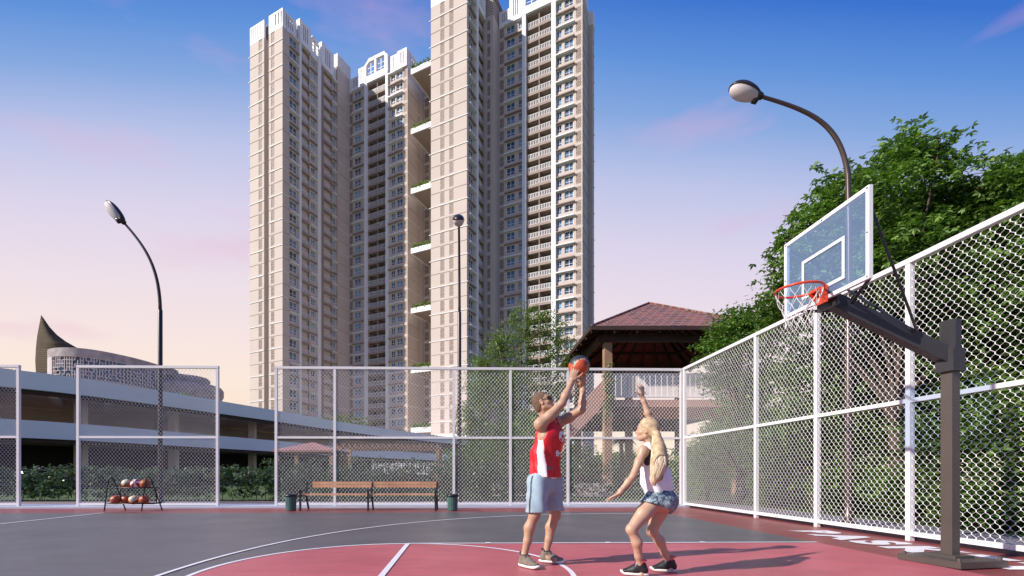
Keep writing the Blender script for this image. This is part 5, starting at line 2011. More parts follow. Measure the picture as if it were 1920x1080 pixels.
def hand(f, wrist, fdir, pnorm, tside, size=1.0, curl=.35, spread=.12, thumb_open=.7, curls=None):
    """fdir: wrist->fingers, pnorm: direction the palm faces, tside: thumb side"""
    fdir = nv(fdir); tside = nv(np.array(tside) - fdir * np.dot(tside, fdir)); pnorm = nv(np.array(pnorm) - fdir * np.dot(pnorm, fdir) - tside * np.dot(pnorm, tside))
    s = size
    wrist = np.array(wrist)
    pc = wrist + fdir * .052 * s
    f.ell(pc, (.055 * s, .040 * s, .016 * s), (fdir, tside, pnorm), k=.014)
    f.ell(wrist + fdir * .03 * s + tside * .022 * s + pnorm * .006 * s, (.034 * s, .018 * s, .016 * s), (fdir, tside, pnorm), k=.012)
    for i, (off, ln) in enumerate(((.030, .078), (.010, .088), (-.011, .082), (-.030, .064))):
        base = wrist + fdir * (.094 - abs(off - .005) * .25) * s + tside * off * s
        cu = (curls[i] if curls else curl)
        d = nv(fdir + tside * (off / .03) * spread)
        p = base; pts = [base - d * .018 * s, base]
        ang = cu * .4
        for j, seg in enumerate((.45, .30, .25)):
            ang += cu * (.35 if j == 0 else .75)
            dd = d * math.cos(ang) + pnorm * math.sin(ang)
            p = p + dd * ln * seg * s
            pts.append(p)
        f.chain(pts, [.0095 * s, .0092 * s, .0086 * s, .0078 * s, .0066 * s], k=.006)
    tb = wrist + fdir * .028 * s + tside * .030 * s
    td = nv(fdir * (1 - thumb_open * .4) + tside * thumb_open + pnorm * .25)
    p1 = tb + td * .034 * s; p2 = p1 + nv(td + fdir * .35) * .030 * s; p3 = p2 + nv(td * .6 + fdir * .6 + pnorm * .2) * .024 * s
    f.chain([tb, p1, p2, p3], [.0125 * s, .0108 * s, .0095 * s, .0075 * s], k=.008)


def head(f, c, fw, up, s=1.0, male=True):
    """c: centre of skull; fw face direction"""
    fw = nv(fw); up = nv(np.array(up) - fw * np.dot(up, fw)); lf = np.cross(up, fw)
    c = np.array(c)
    A = (fw, lf, up)
    q = lambda a, b, z: c + fw * a * s + lf * b * s + up * z * s
    f.ell(q(-.008, 0, .022), (.098 * s, .076 * s, .096 * s), A, k=.02)
    f.ell(q(.020, 0, -.030), (.070 * s, .060 * s, .078 * s), A, k=.03)
    f.ell(q(.055, 0, -.082), (.032 * s, .030 * s, .026 * s), A, k=.022)      # chin
    f.cone(q(.0, .048, -.062), q(.05, .02, -.088), .020 * s, .017 * s, .02)
    f.cone(q(.0, -.048, -.062), q(.05, -.02, -.088), .020 * s, .017 * s, .02)
    f.cone(q(.086, 0, .004), q(.104, 0, -.026), .008 * s, .0125 * s, .012)    # nose
    f.ell(q(.096, 0, -.030), (.012 * s, .016 * s, .009 * s), A, k=.006)
    f.cone(q(.078, .03, .018), q(.078, -.03, .018), .011 * s, .011 * s, .014)  # brow
    for b in (-1, 1):
        f.ell(q(.078, .031 * b, .0), (.014 * s, .018 * s, .010 * s), A, k=.0, op='s') if False else None
        f.ell(q(.070, .031 * b, -.002), (.0135 * s, .0135 * s, .0125 * s), A, k=.004)
        f.ell(q(.050, .048 * b, -.028), (.022 * s, .018 * s, .016 * s), A, k=.015)
        f.ell(q(-.004, .077 * b, -.010), (.018 * s, .009 * s, .031 * s), A, k=.006)   # ear
        f.ell(q(-.002, .086 * b, -.010), (.009 * s, .006 * s, .017 * s), A, k=0, op='s')
    f.cone(q(.086, .018, -.056), q(.086, -.018, -.056), .0075 * s, .0075 * s, .006)   # lips
    f.cone(q(.083, .015, -.066), q(.083, -.015, -.066), .0075 * s, .0075 * s, .005)
    return q, A


def shoe(parent, org, heel, toe, mats, lab, h=.0055, w=.046, laces=True, collar=None, name='shoe'):
    heel = np.array(heel, float); toe = np.array(toe, float)
    d = nv(toe - heel); up = np.array([0, 0, 1.]); sd_ = np.cross(up, d)
    Ln = np.linalg.norm(toe - heel)
    f = Field(np.minimum(heel, toe) - .12, np.maximum(heel, toe) + np.array([.12, .12, .2]), h)
    q = lambda a, b, z: heel + d * a * Ln + sd_ * b + up * z
    f.econe(q(.16, 0, .045), q(.50, -.002, .046), (w * .86, .034), (w * 1.0, .034), sd_, up, .02)
    f.econe(q(.50, 0, .044), q(.84, .004, .034), (w * 1.0, .034), (w * .92, .022), sd_, up, .02)
    f.cone(q(.18, 0, .06), q(.27, 0, .105), .036, .040, .02)
    f.cone(q(.27, 0, .10), q(.62, 0, .048), .036, .030, .025)
    f.plane((0, 0, .018), (0, 0, -1)); f.plane(q(.25, 0, .125), tuple(up - d * .25))
    a = f.mesh(name, mats[0], parent, org)
    g = MB()
    prof = []
    n = 28
    vs = []
    for (z, k) in ((.0, .97), (.012, 1.03), (.024, 1.0)):
        for j in range(n):
            t = 2 * math.pi * j / n
            x = math.cos(t); y = math.sin(t)
            wx = w * (1.0 + .10 * x) * (1 - .0 * x)
            a_ = .5 + .515 * k * np.sign(x) * abs(x) ** .85
            lift = .018 * max(0, x - .65) / .35
            vs.append(tuple(q(a_, y * wx * k, z + lift)))
    fs = [tuple(reversed(range(n))), tuple(range(2 * n, 3 * n))]
    for i in range(2):
        for j in range(n):
            fs.append((i * n + j, i * n + (j + 1) % n, (i + 1) * n + (j + 1) % n, (i + 1) * n + j))
    g.add(vs, fs)
    g.build('sole', mats[1], a, org, True)
    if laces:
        g = MB()
        for k in range(5):
            t = .40 + k * .065; z = .103 - k * .0115
            g.tube([q(t, -.024, z - .012), q(t + .01, 0, z + .004), q(t, .024, z - .012)], .0032, 5)
        g.tube([q(.38, 0, .112), q(.42, .03, .118), q(.45, .045, .10)], .003, 5)
        g.tube([q(.38, 0, .112), q(.42, -.03, .118), q(.46, -.04, .095)], .003, 5)
        g.build('laces', mats[2], a, org, True)
    if collar is not None:
        g = MB()
        pts = [q(.25 + .155 * math.cos(t), .036 * math.sin(t), .118 + .02 * (math.cos(t) < -.3)) for t in np.linspace(0, 2 * math.pi, 20)[:-1]]
        g.tube(pts, .009, 6, closed=True)
        g.build('collar', collar, a, org, True)


M['skin'] = mat('skin_tan', (0.44, 0.27, 0.18), 0.48, .07, 9, bump=.08, bscale=120, sss=.12, spec=.4)
M['skinf'] = mat('skin_light_tan', (0.49, 0.315, 0.215), 0.45, .06, 9, bump=.05, bscale=120, sss=.12, spec=.45)
M['stubble'] = mat('hair_short_brown', (0.15, 0.088, 0.05), .8, .35, 60, bump=.8, bscale=320)
M['jersey'] = mat('jersey_red', (0.56, 0.008, 0.018), .55, .08, 14, bump=.25, bscale=600)
M['jwhite'] = mat('jersey_white', (0.74, 0.74, 0.79), .6, .05, 14)
M['shorts'] = mat('shorts_pale_blue', (0.28, 0.39, 0.47), .75, .10, 10, bump=.3, bscale=300)
M['trim'] = mat('shorts_dark_trim', (0.02, 0.025, 0.03), .6, .1)
M['shoeg'] = mat('shoe_grey_knit', (0.20, 0.17, 0.135), .8, .15, 40, bump=.5, bscale=500)
M['sole'] = mat('shoe_sole', (0.72, 0.70, 0.66), .5, .04)
M['lace'] = mat('lace', (.05, .05, .05), .7)
M['shoeb'] = mat('shoe_black', (0.012, 0.012, 0.014), .55, .15, 30)
M['coral'] = mat('coral_lining', (0.75, .13, .12), .6, .05)
M['tank'] = mat('tank_white', (0.80, 0.81, 0.85), .65, .04, 10, bump=.2, bscale=300)
M['blond'] = mat('hair_blond', (0.46, 0.33, 0.19), .6, .35, 30, spec=.6)
M['strand'] = mat('hair_strands', (0.72, 0.59, 0.42), .5, .1, 3, spec=.4, island=.4)
M['lensd'] = mat('sunglass_lens', (.01, .01, .012), .08, .1, spec=.9)
M['tort'] = mat('sunglass_temple', (.16, .07, .02), .25, .4, 60)
# patterned denim-look shorts
m = mat('shorts_blue_pattern', (0.10, 0.16, 0.22), .7, .1)
t_, b_ = nodes_of(m)
vo = t_.nodes.new('ShaderNodeTexNoise'); vo.inputs['Scale'].default_value = 26; vo.inputs['Detail'].default_value = 5; vo.inputs['Distortion'].default_value = 2.2
tcn_ = t_.nodes.new('ShaderNodeTexCoord'); t_.links.new(tcn_.outputs['Object'], vo.inputs['Vector'])
rp_ = t_.nodes.new('ShaderNodeValToRGB'); t_.links.new(vo.outputs[0], rp_.inputs[0])
rp_.color_ramp.elements[0].position = .40; rp_.color_ramp.elements[0].color = (.018, .04, .065, 1)
rp_.color_ramp.elements[1].position = .62; rp_.color_ramp.elements[1].color = (.33, .42, .48, 1)
t_.links.new(rp_.outputs[0], b_.inputs['Base Color'])
M['pat'] = m


def A_(v): return np.array(v, float)


def man():
    F2 = nv((.79, -.61, 0)); L2 = nv((.61, .79, 0)); U = A_((0, 0, 1))
    p = lambda u, v, d: A_(P(u, v, d))
    hipR, hipL = p(1010, 902, 4.73), p(1035, 902, 4.90)
    kneeR, kneeL = p(1002, 966, 4.70), p(1041, 966, 4.95)
    ankR, ankL = p(983, 1041, 4.70), p(1024, 1036, 4.93)
    shR, shL = p(1013, 796, 4.68), p(1046, 793, 4.94)
    elR, elL = p(1054, 756, 4.66), p(1091, 768, 4.84)
    wrR, wrL = p(1073, 714, 4.74), p(1093, 727, 4.86)
    pel = (hipR + hipL) / 2 + U * .03
    chest = (shR + shL) / 2 - U * .15 + F2 * .01
    neck0 = (shR + shL) / 2 + U * .025 - F2 * .01
    hc = p(1018.5, 755.5, 4.79)
    ballc = p(1086, 687, 4.80)
    org = Vector((float(pel[0]), float(pel[1]), 0))
    root = empty('person', org, 'man in red sleeveless jersey and pale blue shorts raising a basketball overhead', 'person')
    f = Field(A_((org.x - .42, org.y - .42, .02)), A_((org.x + .62, org.y + .42, 2.24)), .0055)
    # trunk
    f.econe(pel - U * .02, pel + U * .13, (.160, .112), (.142, .105), L2, F2, .03)
    f.econe(pel + U * .10, chest, (.140, .10), (.168, .122), L2, F2, .04)
    f.econe(chest, (shR + shL) / 2 - U * .02, (.168, .12), (.13, .075), L2, F2, .04)
    f.cone(shR * .62 + shL * .38 + U * .0, shL * .62 + shR * .38 + U * .0, .062, .062, .03)
    f.cone(neck0 - U * .03, hc - U * .05 - F2 * .02, .060, .056, .03)      # neck
    f.cone(neck0 + U * .035, shR + U * .01, .045, .045, .03); f.cone(neck0 + U * .035, shL + U * .01, .045, .045, .03)
    for hip, kn, an, sg in ((hipR, kneeR, ankR, -1), (hipL, kneeL, ankL, 1)):
        f.chain([hip, hip * .5 + kn * .5 + F2 * .012, kn], [.088, .072, .056], .03)
        f.ell(kn + F2 * .018 + U * .005, (.036, .040, .045), (F2, L2, U), .02)
        cf = kn * .68 + an * .32 - F2 * .02
        f.chain([kn, cf, kn * .35 + an * .65 - F2 * .004, an], [.050, .054, .040, .034], .025)
        f.chain([an, an - U * .05 + F2 * .02, an - U * .065 + F2 * .10], [.036, .036, .03], .02)
    f.ell(shR + U * .0, (.062, .062, .07), None, .03); f.ell(shL, (.060, .060, .066), None, .03)
    for sh, el, wr in ((shR, elR, wrR), (shL, elL, wrL)):
        f.chain([sh, sh * .55 + el * .45 - U * .008, el], [.056, .052, .039], .025)
        f.chain([el, el * .68 + wr * .32, wr * .85 + el * .15, wr], [.039, .041, .029, .026], .02)
    # hands on the ball
    toR = nv(ballc - wrR)
    hand(f, wrR, (ballc + A_((-.055, -.085, -.02))) - wrR, toR + A_((.35, .5, 0)), A_((.75, -.25, -.35)), 1.02, .38, .26, .75)
    toL = nv(ballc - wrL)
    hand(f, wrL, (ballc + A_((.035, .01, -.11))) - wrL, A_((-.2, .0, 1.0)), A_((-.9, -.2, -.1)), 1.0, .30, .26, .8)
    fw = nv(F2 * .85 + A_((.32, .16, 0)) + U * .48)
    q, A = head(f, hc, fw, U * .92 - F2 * .35, .99)
    stub = lambda c: np.zeros(len(c), int)
    body = f.mesh('body', [M['skin'], M['stubble']], root, org)
    # hair cap
    h = Field(hc - .16, hc + .17, .005)
    h.ell(q(-.010, 0, .0265), (.0995, .0785, .0985), A, k=0)
    h.ell(q(-.035, 0, -.03), (.071, .066, .07), A, k=.02)
    h.plane(q(.064, 0, .072), tuple(A[0] * 1.0 - A[2] * .85)); h.plane(q(.0, 0, -.012), tuple(-A[2] + A[0] * .95))
    nz_ = lambda V: V
    h.mesh('hair', M['stubble'], root, org)
    # sunglasses
    g = MB()
    for b in (-1, 1):
        c = Vector(q(.101, .036 * b, .004)); a0, a1, a2 = (Vector(x) for x in A)
        vs = []
        for dep in (0, -.004):
            for k in range(16):
                an = 2 * math.pi * k / 16
                x, z = math.cos(an), math.sin(an)
                vs.append(c + a1 * (.032 * np.sign(x) * abs(x) ** .7) + a2 * (.024 * np.sign(z) * abs(z) ** .7) + a0 * (dep - .034 * abs(x) * (1 if x * b > 0 else .0)))
        fs = [tuple(range(16)), tuple(reversed(range(16, 32)))] + [(k, (k + 1) % 16, 16 + (k + 1) % 16, 16 + k) for k in range(16)]
        g.add(vs, fs, 0)
        g.tube([Vector(q(.09, .058 * b, .012)), Vector(q(.05, .076 * b, .010)), Vector(q(.0, .082 * b, .010)), Vector(q(-.02, .080 * b, -.004))], .0038, 6, 1)
    g.tube([Vector(q(.1, .008, .008)), Vector(q(.1, -.008, .008))], .003, 6, 0)
    g.build('sunglasses', [M['lensd'], M['tort']], root, org, True)
    # jersey
    j = Field(A_((org.x - .34, org.y - .36, .80)), A_((org.x + .38, org.y + .36, 1.68)), .006)
    def fold(X, Y, Z, l, ff):
        an = np.arctan2(l, ff)
        dn = np.clip((1.45 - Z) / .5, 0, 1)
        return (.008 * np.sin(an * 5 + Z * 4) * dn + .005 * np.sin(an * 11 + Z * 14 + 2) * dn + .004 * np.sin(Z * 34 + an * 3 + l * 30)).astype(np.float32)
    hem = pel + U * .045 + F2 * .005
    j.econe(hem - U * .10, pel + U * .24, (.205, .152), (.182, .134), L2, F2, 0, fold=fold)
    j.econe(pel + U * .22, chest + U * .02, (.182, .134), (.178, .134), L2, F2, .03, fold=fold)
    j.econe(chest, (shR + shL) / 2 + U * .0, (.160, .13), (.125, .088), L2, F2, .04)
    j.cone(shR * .70 + shL * .30 + U * .03, shL * .70 + shR * .30 + U * .03, .052, .052, .03)
    j.plane(hem - U * .035, (0, 0, -1))
    # arm holes and neck line
    j.ell(shR - L2 * .045 - U * .03 , (.10, .085, .15), (F2, L2, U), 0, 's')
    j.ell(shL + L2 * .055 - U * .0, (.085, .06, .10), (F2, L2, U), 0, 's')
    j.cone(neck0 - U * .05 + F2 * .06, neck0 + U * .16 - F2 * .03, .050, .070, 0, 's')
    jy = lambda c: (((c - chest) @ L2 < -.09) & (np.abs((c - chest) @ F2 + .02 + ((c - chest) @ U) * .10) < .030 + .04 * np.clip(-((c - chest) @ U), 0, .3))).astype(int)
    js = j.mesh('jersey', [M['jersey'], M['jwhite']], root, org, mi=jy)
    # white under hem
    h2 = Field(A_((org.x - .3, org.y - .3, .80)), A_((org.x + .3, org.y + .3, 1.1)), .006)
    h2.econe(hem - U * .10, pel + U * .1, (.178, .123), (.165, .115), L2, F2, 0)
    h2.plane(hem - U * .052, (0, 0, -1)); h2.plane(hem + U * .05, (0, 0, 1))
    h2.mesh('undershirt', M['jwhite'], root, org)
    # chest marks projected on to the jersey
    from mathutils.bvhtree import BVHTree
    me = js.data
    bv = BVHTree.FromPolygons([v.co.copy() for v in me.vertices], [tuple(p_.vertices) for p_ in me.polygons])
    orgv = Vector(org)
    for (txt, sz, dl, dz, nm) in (('C', .12, -.02, .005, 'jersey_emblem'), ('fire', .075, -.015, -.165, 'jersey_script')):
        tm = text_mesh(txt, sz, .004 if txt != 'C' else .012)
        ctr = Vector(chest) - orgv + Vector(L2) * dl + Vector((0, 0, dz))
        for v in tm.vertices:
            s_ = ctr + Vector(L2) * v.co.x + Vector((0, 0, v.co.y)) + Vector(F2) * .35
            hit = bv.ray_cast(s_, -Vector(F2))
            v.co = (hit[0] + Vector(F2) * .0035) if hit[0] is not None else (ctr + Vector(L2) * v.co.x + Vector((0, 0, v.co.y)) + Vector(F2) * .13)
        tm.materials.append(M['jwhite'])
        ob = bpy.data.objects.new(nm, tm); COL.objects.link(ob); ob.parent = js
    # small grey hem patch
    g = MB()
    cc = Vector(hem + U * .055) - orgv
    S_ = nv(-L2 * .75 + F2 * .66); T_ = np.cross(U, S_)
    vs = []
    for (a, b) in ((-.032, -.013), (.032, -.013), (.032, .013), (-.032, .013)):
        s_ = cc + Vector(T_) * a + Vector((0, 0, b)) + Vector(S_) * .4
        hit = bv.ray_cast(s_, -Vector(S_))
        vs.append((hit[0] if hit[0] is not None else s_ - Vector(S_) * .25) + Vector(S_) * .004)
    g.add(vs, [(0, 1, 2, 3)]); g.build('hem_patch', mat('patch_grey', (.12, .13, .13), .5), js)
    # shorts
    sf = Field(A_((org.x - .34, org.y - .34, .42)), A_((org.x + .36, org.y + .34, 1.05)), .006)
    def fold2(X, Y, Z, l, ff):
        an = np.arctan2(l, ff)
        return (.006 * np.sin(an * 4 + Z * 10) + .004 * np.sin(Z * 40 + an * 2)).astype(np.float32)
    sf.econe(pel - U * .06, pel + U * .06, (.176, .125), (.158, .112), L2, F2, 0, fold=fold2)
    hr = kneeR + (hipR - kneeR) * .12; hl = kneeL + (hipL - kneeL) * .16
    sf.econe(hipR - L2 * .0, hr - U * .10, (.102, .116), (.098, .106), L2, F2, .03, fold=fold2)
    sf.econe(hipL + L2 * .0, hl - U * .10, (.102, .116), (.096, .104), L2, F2, .03, fold=fold2)
    sf.plane(hr - U * .012, (0, 0, -1)); sf.plane(pel + U * .075, (0, 0, 1))
    sp = lambda c: (((c - hipR) @ L2 < -.07) & (np.abs((c - hipR) @ F2 + .03 - (c - hipR)[:, 2] * .0) < .010)).astype(int)
    sf.mesh('shorts', [M['shorts'], M['trim']], root, org, mi=sp)
    # shoes
    def feet(ank, hd):
        hd = nv(hd); heel = ank - hd * .075; heel[2] = .016; toe = ank + hd * .205; toe[2] = .016
        return heel, toe
    for ank, hd in ((ankR, (.62, -.78, 0)), (ankL, (.93, -.36, 0))):
        he, to = feet(ank, hd)
        he[2] = to[2] = .016
        shoe(root, org, he, to, (M['shoeg'], M['sole'], M['lace']), None, collar=M['trim'])
    b = ball(Vector(ballc), .110, 'two', ['b_or2', 'b_seam2', 'b_blk'], (.35, .55, .2), 'orange and black basketball held overhead by the man in red')
    # small round mark on the ball
    g = MB()
    nrm = nv((.35, -.9, .12)); t1 = nv(np.cross((0, 0, 1), nrm)); t2 = np.cross(nrm, t1)
    def ring(r0, r1, n=24):
        vs = []
        for k in range(n):
            a = 2 * math.pi * k / n
            for r_ in (r0, r1):
                q_ = nrm * math.sqrt(1.012 ** 2 - r_ * r_) + t1 * r_ * math.cos(a) + t2 * r_ * math.sin(a)
                vs.append(q_)
        g.add(vs, [(2 * k, 2 * k + 1, 2 * ((k + 1) % n) + 1, 2 * ((k + 1) % n)) for k in range(n)])
    ring(.17, .20); ring(.05, .08)
    for k in range(3):
        a = 2 * math.pi * k / 3 + .5
        pr_ = nrm * .998 + (t1 * math.cos(a) + t2 * math.sin(a)) * .12
        d_ = (t1 * math.cos(a) + t2 * math.sin(a)); e_ = np.cross(nrm, d_)
        g.add([pr_ - d_ * .05 - e_ * .015, pr_ + d_ * .05 - e_ * .015, pr_ + d_ * .05 + e_ * .015, pr_ - d_ * .05 + e_ * .015], [(0, 1, 2, 3)])
    em = g.build('round_mark', M['b_sm'])
    em.parent = b
    em.rotation_euler = (Matrix.Rotation(0, 3, 'X')).to_euler()
    em.matrix_parent_inverse = b.rotation_euler.to_matrix().to_4x4().inverted()


M['b_or2'] = mat('ball_bright_orange', (0.50, 0.075, 0.025), 0.45, 0.06, 20, bump=.3, bscale=400)
M['b_seam2'] = mat('ball_tan_seam', (0.45, 0.38, 0.28), .6)
M['b_blk'] = mat('ball_charcoal', (0.025, 0.03, 0.034), .45, .1, 20)


def woman():
    F2 = nv((-.82, .57, 0)); L2 = nv((-.57, -.82, 0)); U = A_((0, 0, 1))
    p = lambda u, v, d: A_(P(u, v, d))
    hipL, hipR = p(1228, 938, 4.33), p(1247, 936, 4.46)
    kneeL, kneeR = p(1184, 993, 4.22), p(1222, 996, 4.42)
    ankL, ankR = p(1203, 1069, 4.28), p(1257, 1058, 4.46)
    shL, shR = p(1206, 846, 4.30), p(1232, 842, 4.52)
    elL, wrL = p(1187, 893, 4.22), p(1160, 926, 4.20)
    elR, wrR = p(1219, 788, 4.55), p(1205, 746, 4.56)
    pel = (hipL + hipR) / 2 + U * .02
    nb = (shL + shR) / 2 + U * .02
    chest = pel * .28 + nb * .72
    TU = nv(nb - pel)                       # trunk axis leaning forward
    TF = nv(F2 - TU * np.dot(F2, TU))
    hc = p(1213, 807, 4.40)
    org = Vector((float(pel[0]), float(pel[1]), 0))
    root = empty('person', org, 'blond woman in white tank top and patterned shorts defending with one arm raised', 'person')
    f = Field(A_((org.x - .56, org.y - .36, .02)), A_((org.x + .22, org.y + .36, 1.92)), .0055)
    f.econe(pel - TU * .03, pel + TU * .12, (.160, .118), (.120, .09), L2, TF, .03)
    f.econe(pel + TU * .10, chest, (.118, .088), (.132, .098), L2, TF, .04)
    f.econe(chest, nb - TU * .04, (.132, .098), (.105, .062), L2, TF, .04)
    f.cone(shL * .7 + shR * .3, shR * .7 + shL * .3, .045, .045, .03)
    f.cone(nb - TU * .03, hc - U * .06 - F2 * .018, .046, .044, .03)
    f.ell(pel - TF * .06 - U * .045 + L2 * .06, (.085, .085, .09), None, .04); f.ell(pel - TF * .06 - U * .045 - L2 * .06, (.085, .085, .09), None, .04)
    for hip, kn, an in ((hipL, kneeL, ankL), (hipR, kneeR, ankR)):
        f.chain([hip, hip * .5 + kn * .5 + U * .012, kn], [.086, .069, .047], .03)
        f.ell(kn + F2 * .012 + U * .006, (.032, .038, .040), (F2, L2, U), .02)
        back = nv(np.cross(L2, an - kn)); 
        if np.dot(back, F2) > 0: back = -back
        cf = kn * .68 + an * .32 + back * .020
        f.chain([kn, cf, kn * .35 + an * .65 + back * .004, an], [.042, .046, .033, .028], .025)
        f.chain([an, an - U * .045, an - U * .05 + F2 * .06], [.033, .034, .028], .02)
    f.ell(shL, (.050, .048, .056), None, .03); f.ell(shR, (.050, .048, .056), None, .03)
    for sh, el, wr in ((shL, elL, wrL), (shR, elR, wrR)):
        f.chain([sh, sh * .55 + el * .45, el], [.041, .036, .029], .025)
        f.chain([el, el * .68 + wr * .32, wr * .85 + el * .15, wr], [.030, .031, .022, .0195], .02)
    hand(f, wrL, A_((-.86, .05, -.42)), A_((-.3, .1, -1)), A_((.1, 1, -.1)), .86, .22, .30, .55)
    hand(f, wrR, A_((-.10, .05, 1)), A_((-.5, .85, 0)), A_((-.85, -.5, .1)), .84, .12, .45, .9)
    fw = nv(F2 * .9 + A_((-.25, .05, .12)))
    q, A = head(f, hc, fw, U, .93, False)
    f.mesh('body', M['skinf'], root, org)
    # hair: cap + ponytail
    h = Field(A_((hc[0] - .18, hc[1] - .25, hc[2] - .66)), A_((hc[0] + .30, hc[1] + .22, hc[2] + .17)), .006)
    h.ell(q(-.014, 0, .026), (.104, .082, .101), A, k=0)
    h.ell(q(-.050, 0, -.010), (.058, .070, .062), A, k=.02)
    h.plane(q(.055, 0, .05), tuple(A[0] - A[2] * .5)); h.plane(q(-.03, 0, -.055), tuple(-A[2] + A[0] * .75))
    k0 = A_(P(1226, 806, 4.33)); 
    tail = [k0, A_(P(1231, 816, 4.30)), A_(P(1235, 840, 4.245)), A_(P(1236, 868, 4.20)), A_(P(1231, 893, 4.19)), A_(P(1225, 906, 4.19))]
    kd = q(-.095, 0, .03)
    h.cone(kd, k0, .030, .026, .02)
    rr_ = [.024, .036, .060, .074, .052, .012]
    h.chain(tail, rr_, .02)
    cap = h.mesh('hair', M['blond'], root, org)
    vs = []
    g = MB()
    tl = spline([Vector(x) for x in tail], 5)
    nn = len(tl)
    rfun = lambda t: np.interp(t, np.linspace(0, 1, 6), rr_)
    for k in range(620):
        a = random.uniform(0, 2 * math.pi); rad = random.uniform(.80, 1.08); t1_ = random.uniform(.75, 1.06); t0_ = random.uniform(0, .25)
        pts = []
        ph = random.uniform(0, 6)
        for j in range(12):
            t = t0_ + (t1_ - t0_) * j / 11
            tt_ = min(t, 1) * (nn - 1); i = min(int(tt_), nn - 2)
            c = tl[i].lerp(tl[i + 1], tt_ - i)
            if t > 1: c = c - Vector((0, 0, (t - 1) * .5))
            r_ = max(rfun(min(t, 1)), .018) * rad
            aa = a + .25 * math.sin(t * 7 + ph)
            pts.append(c + Vector((math.cos(aa) * r_, math.sin(aa) * r_ * .85, 0)))
        g.tube(pts, [.0021] * 11 + [.001], 4)
    # strands drawn back over the skull
    for k in range(150):
        th = random.uniform(-1.15, 1.15)
        pts = []
        for j in range(9):
            s_ = j / 8
            ang = (1 - s_) * 1.15 + s_ * 3.05           # from front hairline over to the knot
            x = math.cos(ang) * .107; z = math.sin(ang) * .104
            y = math.sin(th) * .085 * math.cos(s_ * 1.25 * .9)
            zz = z * (math.cos(th) * (1 - s_) + s_ * .8) - .0
            v_ = A_((x, y, zz))
            # push to the ellipsoid surface
            n_ = math.sqrt((x / .1065) ** 2 + (y / .0845) ** 2 + (zz / .1035) ** 2)
            v_ = v_ / n_
            pts.append(Vector(q(-.014 + v_[0], v_[1], .026 + v_[2])))
        g.tube(pts, .0022, 4)
    g.build('hair_strands', M['strand'], cap, org, True)
    g = MB(); 
    dk = nv(tail[1] - kd); s1 = nv(np.cross(dk, U)); s2 = np.cross(dk, s1)
    g.tube([Vector(k0 + (s1 * math.cos(t) + s2 * math.sin(t)) * .027) for t in np.linspace(0, 6.28, 15)[:-1]], .006, 6, closed=True)
    g.build('hair_band', M['blond'], cap, org, True)
    # tank top
    j = Field(A_((org.x - .36, org.y - .3, .62)), A_((org.x + .24, org.y + .3, 1.35)), .006)
    def fold(X, Y, Z, l, ff):
        an = np.arctan2(l, ff)
        return (.006 * np.sin(an * 6 + Z * 9) + .004 * np.sin(an * 11 + Z * 20 + 1) + .003 * np.sin(Z * 46 + l * 40)).astype(np.float32)
    j.econe(pel + TU * .055, pel + TU * .17, (.146, .122), (.158, .130), L2, TF, 0, fold=fold)
    j.econe(pel + TU * .17, chest, (.158, .130), (.145, .112), L2, TF, .03, fold=fold)
    j.econe(chest, nb - TU * .06, (.136, .106), (.09, .070), L2, TF, .04)
    for s in (-1, 1):
        j.cone(nb + L2 * .068 * s - TU * .08 - TF * .02, nb + L2 * .072 * s + TU * .02, .045, .036, .02)
    j.plane(pel + TU * .05, tuple(-TU))
    j.ell(shL + L2 * .03 - TU * .05 - TF * .0, (.075, .062, .13), (TF, L2, TU), 0, 's')
    j.ell(shR - L2 * .03 - TU * .02, (.07, .055, .11), (TF, L2, TU), 0, 's')
    j.cone(nb - TU * .03, nb + TU * .1, .052, .07, 0, 's')
    j.mesh('tank_top', M['tank'], root, org)
    # dark sports bra showing at arm hole
    b = Field(A_((org.x - .36, org.y - .3, .62)), A_((org.x + .24, org.y + .3, 1.35)), .006)
    b.econe(chest - TU * .06, chest + TU * .02, (.139, .104), (.140, .104), L2, TF, 0)
    b.econe(chest, nb - TU * .05, (.138, .104), (.112, .068), L2, TF, .04)
    b.cone(nb + L2 * .085 - TU * .08, shL + TU * .035 - L2 * .02, .034, .022, .02); b.cone(nb - L2 * .085 - TU * .08, shR + TU * .035 + L2 * .02, .034, .022, .02)
    b.plane(chest - TU * .07, tuple(-TU))
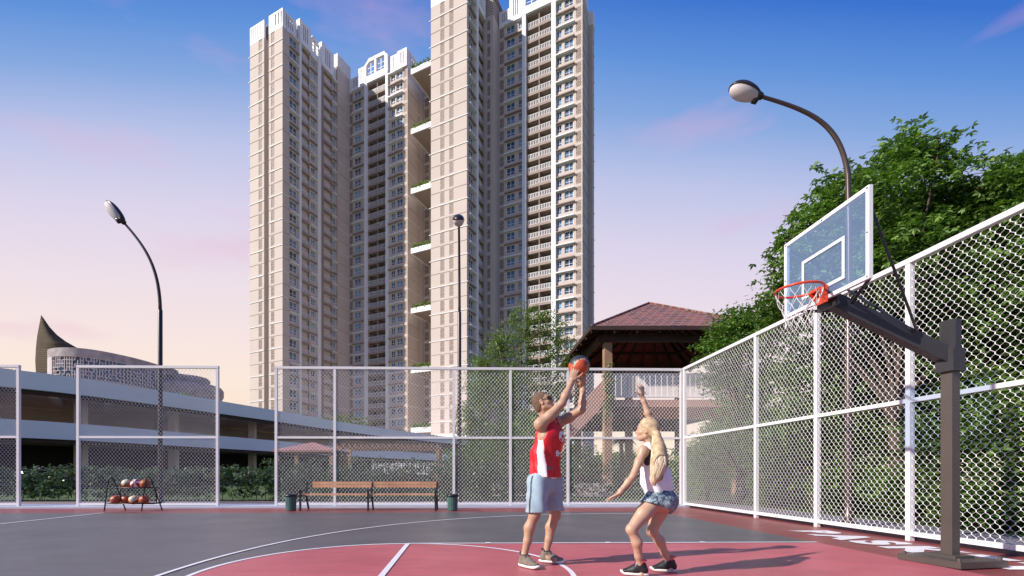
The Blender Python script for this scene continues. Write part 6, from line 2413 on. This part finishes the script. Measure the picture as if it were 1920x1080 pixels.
    b.ell(shL + L2 * .035 - TU * .02, (.062, .050, .085), (TF, L2, TU), 0, 's'); b.ell(shR - L2 * .035 - TU * .02, (.062, .050, .085), (TF, L2, TU), 0, 's')
    b.cone(nb - TU * .02, nb + TU * .1, .06, .08, 0, 's')
    b.mesh('sports_bra', M['trim'], root, org)
    # shorts
    s = Field(A_((org.x - .32, org.y - .3, .48)), A_((org.x + .26, org.y + .3, 1.0)), .006)
    def fold2(X, Y, Z, l, ff):
        an = np.arctan2(l, ff)
        return (.007 * np.sin(an * 5 + Z * 8) * .7 + .003 * np.sin(Z * 50 + an * 4)).astype(np.float32)
    s.econe(pel - TU * .05, pel + TU * .085, (.166, .126), (.132, .100), L2, TF, 0, fold=fold2)
    s.ell(pel - TF * .062 - U * .045 + L2 * .06, (.092, .092, .097), None, .04); s.ell(pel - TF * .062 - U * .045 - L2 * .06, (.092, .092, .097), None, .04)
    for hip, kn in ((hipL, kneeL), (hipR, kneeR)):
        e = hip * .70 + kn * .30
        s.econe(hip, e, (.104, .104), (.104, .100), L2, TF, .03, fold=fold2)
    e = hipL * .72 + kneeL * .28
    s.plane(pel - U * .085 + nv(kneeL - hipL) * .03, tuple(nv(kneeL - hipL) * .55 - U * .75)); s.plane(pel + TU * .085, tuple(TU))
    s.mesh('shorts', M['pat'], root, org)
    w_ = Field(A_((org.x - .3, org.y - .3, .66)), A_((org.x + .24, org.y + .3, 1.0)), .006)
    w_.econe(pel + TU * .02, pel + TU * .12, (.150, .118), (.140, .110), L2, TF, 0)
    w_.plane(pel + TU * .062, tuple(-TU)); w_.plane(pel + TU * .098, tuple(TU))
    w_.mesh('waistband', M['jwhite'], root, org)
    for ank, hd in ((ankL, (-.92, .38, 0)), (ankR, (-.93, .18, 0))):
        hd = nv(hd); he = ank - hd * .062; to = ank + hd * .185
        he[2] = to[2] = .016
        shoe(root, org, he, to, (M['shoeb'], M['sole'], M['jwhite']), None, w=.041, collar=M['coral'])


man()
woman()
bpy.context.view_layer.update()
